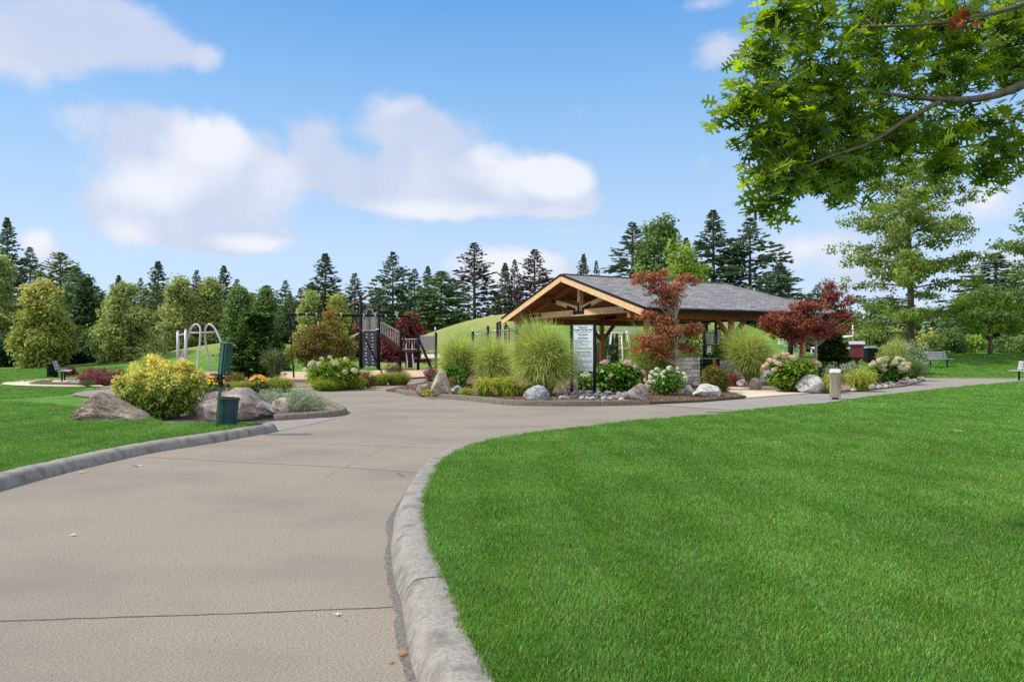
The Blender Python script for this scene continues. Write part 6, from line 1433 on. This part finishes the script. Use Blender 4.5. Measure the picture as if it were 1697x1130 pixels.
def play2():
    # posts and rails half hidden behind the fountain grasses
    D = 43; o = P(830, 613, D); o.z = 0; root = empty('play_structure', o); Q = lambda px, py, dd=0: P(px, py, D+dd)-o
    for px, yt, dd in ((808.5, 542, 0), (824.5, 536, 0), (828.5, 534.5, 1), (837.5, 541, .5), (783.5, 551, 0), (856.5, 535.5, 0), (861.5, 534.5, 1.2)): cap_post(Q, px, yt, 612, .085, M_black, root, dd)
    for px in (782.8, 826.7, 859.3): tube_obj('pole', [Q(px, 541 if px < 800 else 536), Q(px, 575)], .03, M_silver, root, 6)
    tube_obj('rail', [Q(806, 548.5), Q(862, 547.5)], .05, M_silver, root); tube_obj('rail', [Q(786, 554), Q(806, 554)], .04, M_silver, root)
    for a, b in (((846, 546), (854, 534)), ((864, 535), (869, 547)), ((845, 548), (856, 541)), ((854, 533), (865, 533))): tube_obj('brace', [Q(*a), Q(*b)], .035, M_silver, root, 6)
    railing(root, Q, 808, 858, 548.5, 548, 572, 572, 20); hoop(root, Q, 791, 799, 546, 556)
    tag(root, 'black capped posts and pale rails half hidden behind the fountain grasses', 'play equipment')
    D = 45; o = P(1030, 613, D); o.z = 0; root = empty('ladder_climber', o); Q = lambda px, py, dd=0: P(px, py, D+dd)-o
    for pts in (((1014, 550), (1007, 590), (1004, 611)), ((1013, 552), (1010, 592), (1009, 612)), ((1030, 556), (1032, 590), (1033, 612)), ((1038, 548), (1043, 575), (1047, 612))): tube_obj('leg', [Q(*p) for p in pts], .05, M_white, root)
    for y0, y1 in ((540, 541), (551.5, 552)): tube_obj('rail', [Q(985, y0), Q(1056, y1)], .05, M_white, root)
    mb = MB()
    for k in range(9): px = 1016+k*4.5; mb.tube([Q(px, 541), Q(px+2.6, 552)], .028, 5)
    mb.build('rung', M_white, root); tube_obj('rail', [Q(1033, 577), Q(1045, 577)], .03, M_white, root, 6)
    for px in (1014.5, 1034, 1022): cap_post(Q, px, 552, 612, .10, M_black, root, .4)
    mb = MB(); mb.box(Q(1012, 580), (.35, .1, .7)); mb.build('bucket_seat', M_black, root)
    tag(root, 'white ladder climber seen under the pavilion left of its far post', 'play equipment')
    D = 46; o = P(1180, 613, D); o.z = 0; root = empty('play_tower', o); Q = lambda px, py, dd=0: P(px, py, D+dd)-o
    for px, yt, dd in ((1166.5, 530, 0), (1186.5, 526, 0), (1191.5, 544, .8), (1171, 530, 1.2)): cap_post(Q, px, yt, 612, .10, M_black, root, dd)
    mb = MB(); a = Q(1164, 533); b = Q(1187, 527); mb.add([(a.x, -.5, a.z), (b.x, -.5, a.z), (b.x, 1.3, b.z), (a.x+.15, 1.3, b.z), (a.x, -.5, a.z-.06), (b.x, -.5, a.z-.06), (b.x, 1.3, b.z-.06), (a.x+.15, 1.3, b.z-.06)], [(0, 1, 2, 3), (7, 6, 5, 4), (0, 4, 5, 1), (1, 5, 6, 2), (2, 6, 7, 3), (3, 7, 4, 0)]); mb.build('roof', M_white, root)
    railing(root, Q, 1168.5, 1185, 555, 555, 571, 571, 8); railing(root, Q, 1187.5, 1192, 547, 547, 570, 570, 3); hoop(root, Q, 1174, 1180, 546, 571)
    mb = MB(); mb.box(Q(1177, 572, .6), (.85, 1.3, .1)); mb.build('platform', M_brown, root); mb = MB(); mb.box(Q(1170.5, 578), (.16, .1, .5)); mb.build('side_panel', M_brown, root)
    for k in range(5): mb = MB(); mb.box(Q(1175, 574+3*k, -.1*k), (.22, .25, .04)); mb.build('step', M_white, root)
    tube_obj('rail', [Q(1193, 559.5), Q(1210, 559)], .05, M_silver, root)
    tag(root, 'second play tower with pale flat roof framed under the pavilion', 'play equipment')
    D = 44; o = P(1430, 600, D); o.z = hz1(o.x, D); root = empty('crossbar_frame', o); Q = lambda px, py, dd=0: P(px, py, D+dd)-o
    tube_obj('crossbar', [Q(1386, 559.5), Q(1482, 552)], .07, M_white, root); tube_obj('post', [Q(1413.5, 604), Q(1413.5, 539)], .07, M_white, root); tube_obj('post', [Q(1482, 603), Q(1482, 553)], .07, M_white, root)
    tube_obj('crossbar', [Q(1388, 579), Q(1452, 574)], .08, M_white, root); tube_obj('rail', [Q(1388, 588), Q(1412, 588)], .04, M_white, root, 6)
    for px in (1470, 1476): mb = MB(); mb.tube([Q(px-1, 553), Q(px+1, 553)], .10, 8); mb.build('collar', M_black, root)
    for s in (-1, 1): tube_obj('post', [Q(1400+s*8, 604), Q(1400+s*8, 577)], .045, M_silver, root, 6)
    mb = MB(); mb.lathe(tuple(Q(1452, 566)), [(.02, -.1), (.12, -.06), (.13, .02), (.05, .1)], 12); mb.build('knob', M_black, root)
    tag(root, 'white raised crossbars and posts behind the dark red box', 'play equipment')
    D = 46; o = P(1310, 600, D); o.z = hz1(o.x, D); root = empty('play_steps', o); Q = lambda px, py, dd=0: P(px, py, D+dd)-o
    tube_obj('post', [Q(1299, 604), Q(1299, 560)], .05, M_silver, root); 
    for k in range(3): mb = MB(); mb.box(Q(1294.5, 562.5+3.4*k), (.32, .2, .09)); mb.build('step', M_white, root)
    tube_obj('rail', [Q(1297, 572.5), Q(1306, 574)], .06, M_white, root); cap_post(Q, 1310, 564, 604, .16, M_black, root)
    mb = MB(); mb.box(Q(1318, 573), (.28, .1, .62)); mb.box(Q(1327, 577), (.40, .08, .48)); mb.build('panel', plain('pale_green_panel', (.42, .47, .44)), root)
    tube_obj('rail', [Q(1345, 576), Q(1358, 579)], .06, M_white, root); mb = MB(); mb.box(Q(1318, 574, -.06), (.14, .02, .34)); mb.build('panel_opening', M_wallp, root)
    for px in (1325, 1345): tube_obj('post', [Q(px, 604), Q(px, 575)], .05, M_silver, root, 6)
    tag(root, 'pale play panels and steps seen beneath the right red maple', 'play equipment')
play2()
def redbox():
    D = 30; c = P(1420, 604, D); root = empty('collection_box', (c.x, D, 0)); root.rotation_euler = (0, 0, R(-24)); f = 1/F*D
    z = lambda py: HC-(py-HY)*f
    mb = MB(); zt, zb = z(571), z(592); w = .52
    mb.box((0, 0, (zt+zb)/2), (w, w*.8, zt-zb)); mb.build('cabinet', M_redbox, root, bevel=.008)
    zc = z(603); mb = MB(); a, b = w/2, w*.4; s = .06
    mb.add([(-a, -b, zb), (a, -b, zb), (a, b, zb), (-a, b, zb), (-s, -s, zc+.12), (s, -s, zc+.12), (s, s, zc+.12), (-s, s, zc+.12)], [(0, 1, 5, 4), (1, 2, 6, 5), (2, 3, 7, 6), (3, 0, 4, 7), (4, 5, 6, 7)]); mb.build('funnel', M_redbox, root)
    mb = MB(); mb.box((0, 0, (zc+.12)/2), (.11, .11, zc+.12)); mb.build('post', M_redbox, root)
    mb = MB(); mb.add([(-a-.06, -b-.07, zt), (a+.06, -b-.07, zt), (a+.06, b+.07, zt+.12), (-a-.06, b+.07, zt+.12), (-a-.06, -b-.07, zt+.03), (a+.06, -b-.07, zt+.03), (a+.06, b+.07, zt+.15), (-a-.06, b+.07, zt+.15)],
                      [(3, 2, 1, 0), (4, 5, 6, 7), (0, 1, 5, 4), (1, 2, 6, 5), (2, 3, 7, 6), (3, 0, 4, 7)]); mb.build('roof', M_roofgrey, root)
    tag(root, 'dark red box with sloping grey roof on a post', 'box')
    D = 41; c = P(1445, 604, D); r2 = empty('dark_cabinet', (c.x, D, hz1(c.x, D))); h = HC-(577-HY)/F*D-r2.location.z
    mb = MB(); mb.box((0, 0, h/2), (.85, .6, h)); mb.build('body', M_steel, r2, bevel=.02); mb = MB(); mb.box((0, 0, h+.03), (.95, .7, .06)); mb.build('lid', M_bwood, r2, bevel=.01); mb = MB(); mb.box((0, -.305, h*.45), (.6, .015, h*.7)); mb.build('door', M_black, r2)
    tag(r2, 'low black cabinet right behind the dark red box', 'cabinet')
redbox()
# ------------------------------------------------------------------ person beyond the climbing wall
def person():
    D = 55.5; x = (635.5-CX)/F*D; z = hz1(x, D)
    J = {'pel': (0, 0, .92), 'wai': (0, .0, 1.08), 'che': (0, .01, 1.28), 'nk': (0, 0, 1.44), 'nk2': (0, -.01, 1.50), 'hd': (0, -.02, 1.58), 'hd2': (0, -.02, 1.68)}
    rad = {'pel': .13, 'wai': .115, 'che': .14, 'nk': .06, 'nk2': .05, 'hd': .085, 'hd2': .07}; E = [('pel', 'wai'), ('wai', 'che'), ('che', 'nk'), ('nk', 'nk2'), ('nk2', 'hd'), ('hd', 'hd2')]
    for s, sg in (('l', -1), ('r', 1)):
        J.update({'hip'+s: (.09*sg, 0, .88), 'kn'+s: (.10*sg, -.03*sg, .48), 'an'+s: (.10*sg, .06*sg, .09), 'to'+s: (.11*sg, .06*sg-.17, .03), 'sh'+s: (.17*sg, 0, 1.38), 'el'+s: (.23*sg, .03, 1.12), 'wr'+s: (.22*sg, -.08, .90), 'pa'+s: (.215*sg, -.10, .83)})
        rad.update({'hip'+s: .088, 'kn'+s: .058, 'an'+s: .042, 'to'+s: .03, 'sh'+s: .055, 'el'+s: .04, 'wr'+s: .028, 'pa'+s: .028})
        E += [('pel', 'hip'+s), ('hip'+s, 'kn'+s), ('kn'+s, 'an'+s), ('an'+s, 'to'+s), ('nk', 'sh'+s), ('sh'+s, 'el'+s), ('el'+s, 'wr'+s), ('wr'+s, 'pa'+s)]
        for k in range(5):
            f = 'f%d%s' % (k, s); yy = -.135+.018*k
            J[f] = (.215*sg, yy+(.0 if k else -.03), .80 if k else .82); J[f+'t'] = (.205*sg, yy-.012, (.745 if 0 < k < 4 else .765) if k else .79); rad[f] = .009; rad[f+'t'] = .007; E += [('pa'+s, f), (f, f+'t')]
    names = list(J); me = bpy.data.meshes.new('person'); me.from_pydata([J[n] for n in names], [(names.index(a), names.index(b)) for a, b in E], []); me.update()
    ob = bpy.data.objects.new('tmp', me); C.objects.link(ob); ob.modifiers.new('s', 'SKIN'); sv = me.skin_vertices[0].data
    for i, n in enumerate(names): sv[i].radius = (rad[n], rad[n]); sv[i].use_root = (n == 'pel')
    m2 = ob.modifiers.new('u', 'SUBSURF'); m2.levels = 1; m2.render_levels = 1
    dg = bpy.context.evaluated_depsgraph_get(); nm = bpy.data.meshes.new_from_object(ob.evaluated_get(dg)); bpy.data.objects.remove(ob)
    mats = [plain('skin', (.55, .33, .24), .6), plain('dark_top', (.035, .02, .04), .8), plain('blue_jeans', (.12, .15, .22), .85), plain('shoe', (.55, .55, .55), .6)]
    nm.materials.clear()
    for m in mats: nm.materials.append(m)
    for p in nm.polygons:
        c = p.center; p.material_index = 3 if c.z < .08 else (0 if (abs(c.x) > .17 and c.z < .93) or c.z > 1.45 else (2 if c.z < .95 else 1)); p.use_smooth = True
    o = bpy.data.objects.new('person', nm); C.objects.link(o); o.location = (x, D, z); o.scale = (.94, .94, .94); o.rotation_euler = (0, 0, R(70))
    mb = MB(); mb.lathe((0, .01, 1.60), [(.088, -.07), (.098, 0), (.092, .08), (.05, .135), (.01, .145)], 14); mb.build('hair', plain('dark_hair', (.03, .02, .015), .7), o, smooth=1)
    mb = MB(); mb.box((0, -.115, 1.585), (.022, .03, .03)); mb.build('nose', mats[0], o, bevel=.006)
    tag(o, 'person in dark top and blue jeans walking beyond the climbing wall', 'person')
person()
# ------------------------------------------------------------------ small litter on the paving and lawn
def litter():
    rng = np.random.default_rng(8); root_m = fol('fallen_leaf', [(.30, .13, .03), (.55, .40, .18)], .2); pale = fol('fallen_leaf_pale', [(.60, .52, .36), (.70, .63, .45)], .2); dk = fol('dark_bits', [(.03, .025, .02), (.08, .06, .04)], 0)
    for (px, py, s, m, z, lab) in [(673, 1078, .055, root_m, .02, 'small orange leaf lying in the gutter'), (650, 1092, .04, root_m, .01, 'small brown leaf on the concrete near the kerb'), (1597, 715, .16, pale, .13, 'pale dry leaf lying on the right lawn'), (664, 833, .045, fol('fallen_leaf_green', [(.45, .5, .25), (.6, .62, .4)]), .015, 'pale green leaf lying in the gutter'), (230, 771, .05, pale, .01, 'pale leaf on the concrete by the left kerb'), (116, 886, .05, pale, .01, 'small pale leaf on the left of the path'), (140, 782, .07, root_m, .01, 'tan leaf scrap beside the left kerb'), (560, 1014, .05, pale, .01, 'whitish scrap on the path beside the joint')]:
        p = G(px, py, z); V, Pp = cards(np.array([[0, 0, 0.]]), np.array([[rng.normal(), rng.normal(), .12]]), np.array([[.15, -.1, 1.]]), np.array([s]), 'oak'); V, Pq, t = merge([(V, Pp, rng.uniform(0, 1, 1))])
        o = np_mesh('fallen_leaf', V, Pq, m, t); o.location = p; tag(o, lab, 'leaf', 'fallen leaves')
    n = 200; px = rng.uniform(-40, 720, n); py = 700+430*rng.uniform(0, 1, n)**1.3; pts = []
    poly = [(p.x, p.y) for p in roadpts]
    P2 = np.array([tuple(G(a, b, .006)) for a, b in zip(px, py)]); k = inside(P2[:, 0], P2[:, 1], poly); P2 = P2[k]; n = len(P2)
    V, Pp = cards(P2, np.stack([rng.normal(0, 1, n), rng.normal(0, 1, n), np.full(n, .1)], 1), np.array([0, 0, 1.])+rng.normal(0, .15, (n, 3)), rng.uniform(.004, .011, n), 'broad'); V, Pq, t = merge([(V, Pp, rng.uniform(0, 1, n))])
    tag(np_mesh('grit', V, Pq, dk, t), 'scattered dark grit and bits on the concrete', 'grit', kind='stuff')
    for (a, b, lab) in [((217, 771), (229, 774), 'short dark twig on the concrete by the left kerb'), ((657, 783), (670, 790), 'thin curved twig on the concrete by the right kerb')]:
        A = G(*a, .008); B = G(*b, .008); mb = MB(); mb.tube([A, A.lerp(B, .5)+Vector((0, .015, .004)), B], [.003, .004, .002], 5); tag(mb.build('twig', M_bark), lab, 'twig', 'fallen twigs')
    # bark chips on the front of the island bed
    pl = [(p.x, p.y) for p in bedA]; n = 9000; X = rng.uniform(-4.2, 8, n); Y = rng.uniform(17.5, 26, n); k = inside(X, Y, pl); X = X[k]; Y = Y[k]; n = len(X)
    V, Pp = cards(np.stack([X, Y, np.full(n, .08)], 1), np.stack([rng.normal(0, 1, n), rng.normal(0, 1, n), rng.normal(0, .25, n)], 1), np.array([0, 0, 1.])+rng.normal(0, .4, (n, 3)), rng.uniform(.03, .08, n), 'diamond'); V, Pq, t = merge([(V, Pp, rng.uniform(0, 1, n))])
    tag(np_mesh('bark_chips', V, Pq, fol('bark_chip', [(.05, .03, .02), (.16, .10, .065), (.32, .22, .15)], 0, .9, .1), t), 'brown bark chips spread over the island bed', 'bark mulch', kind='stuff')
litter()
# unused prototypes are never left in the scene
for pr in protos:
    if not pr[1]:
        for c in list(pr[0].children): bpy.data.objects.remove(c)
        bpy.data.objects.remove(pr[0])
print('objects', len(bpy.data.objects))
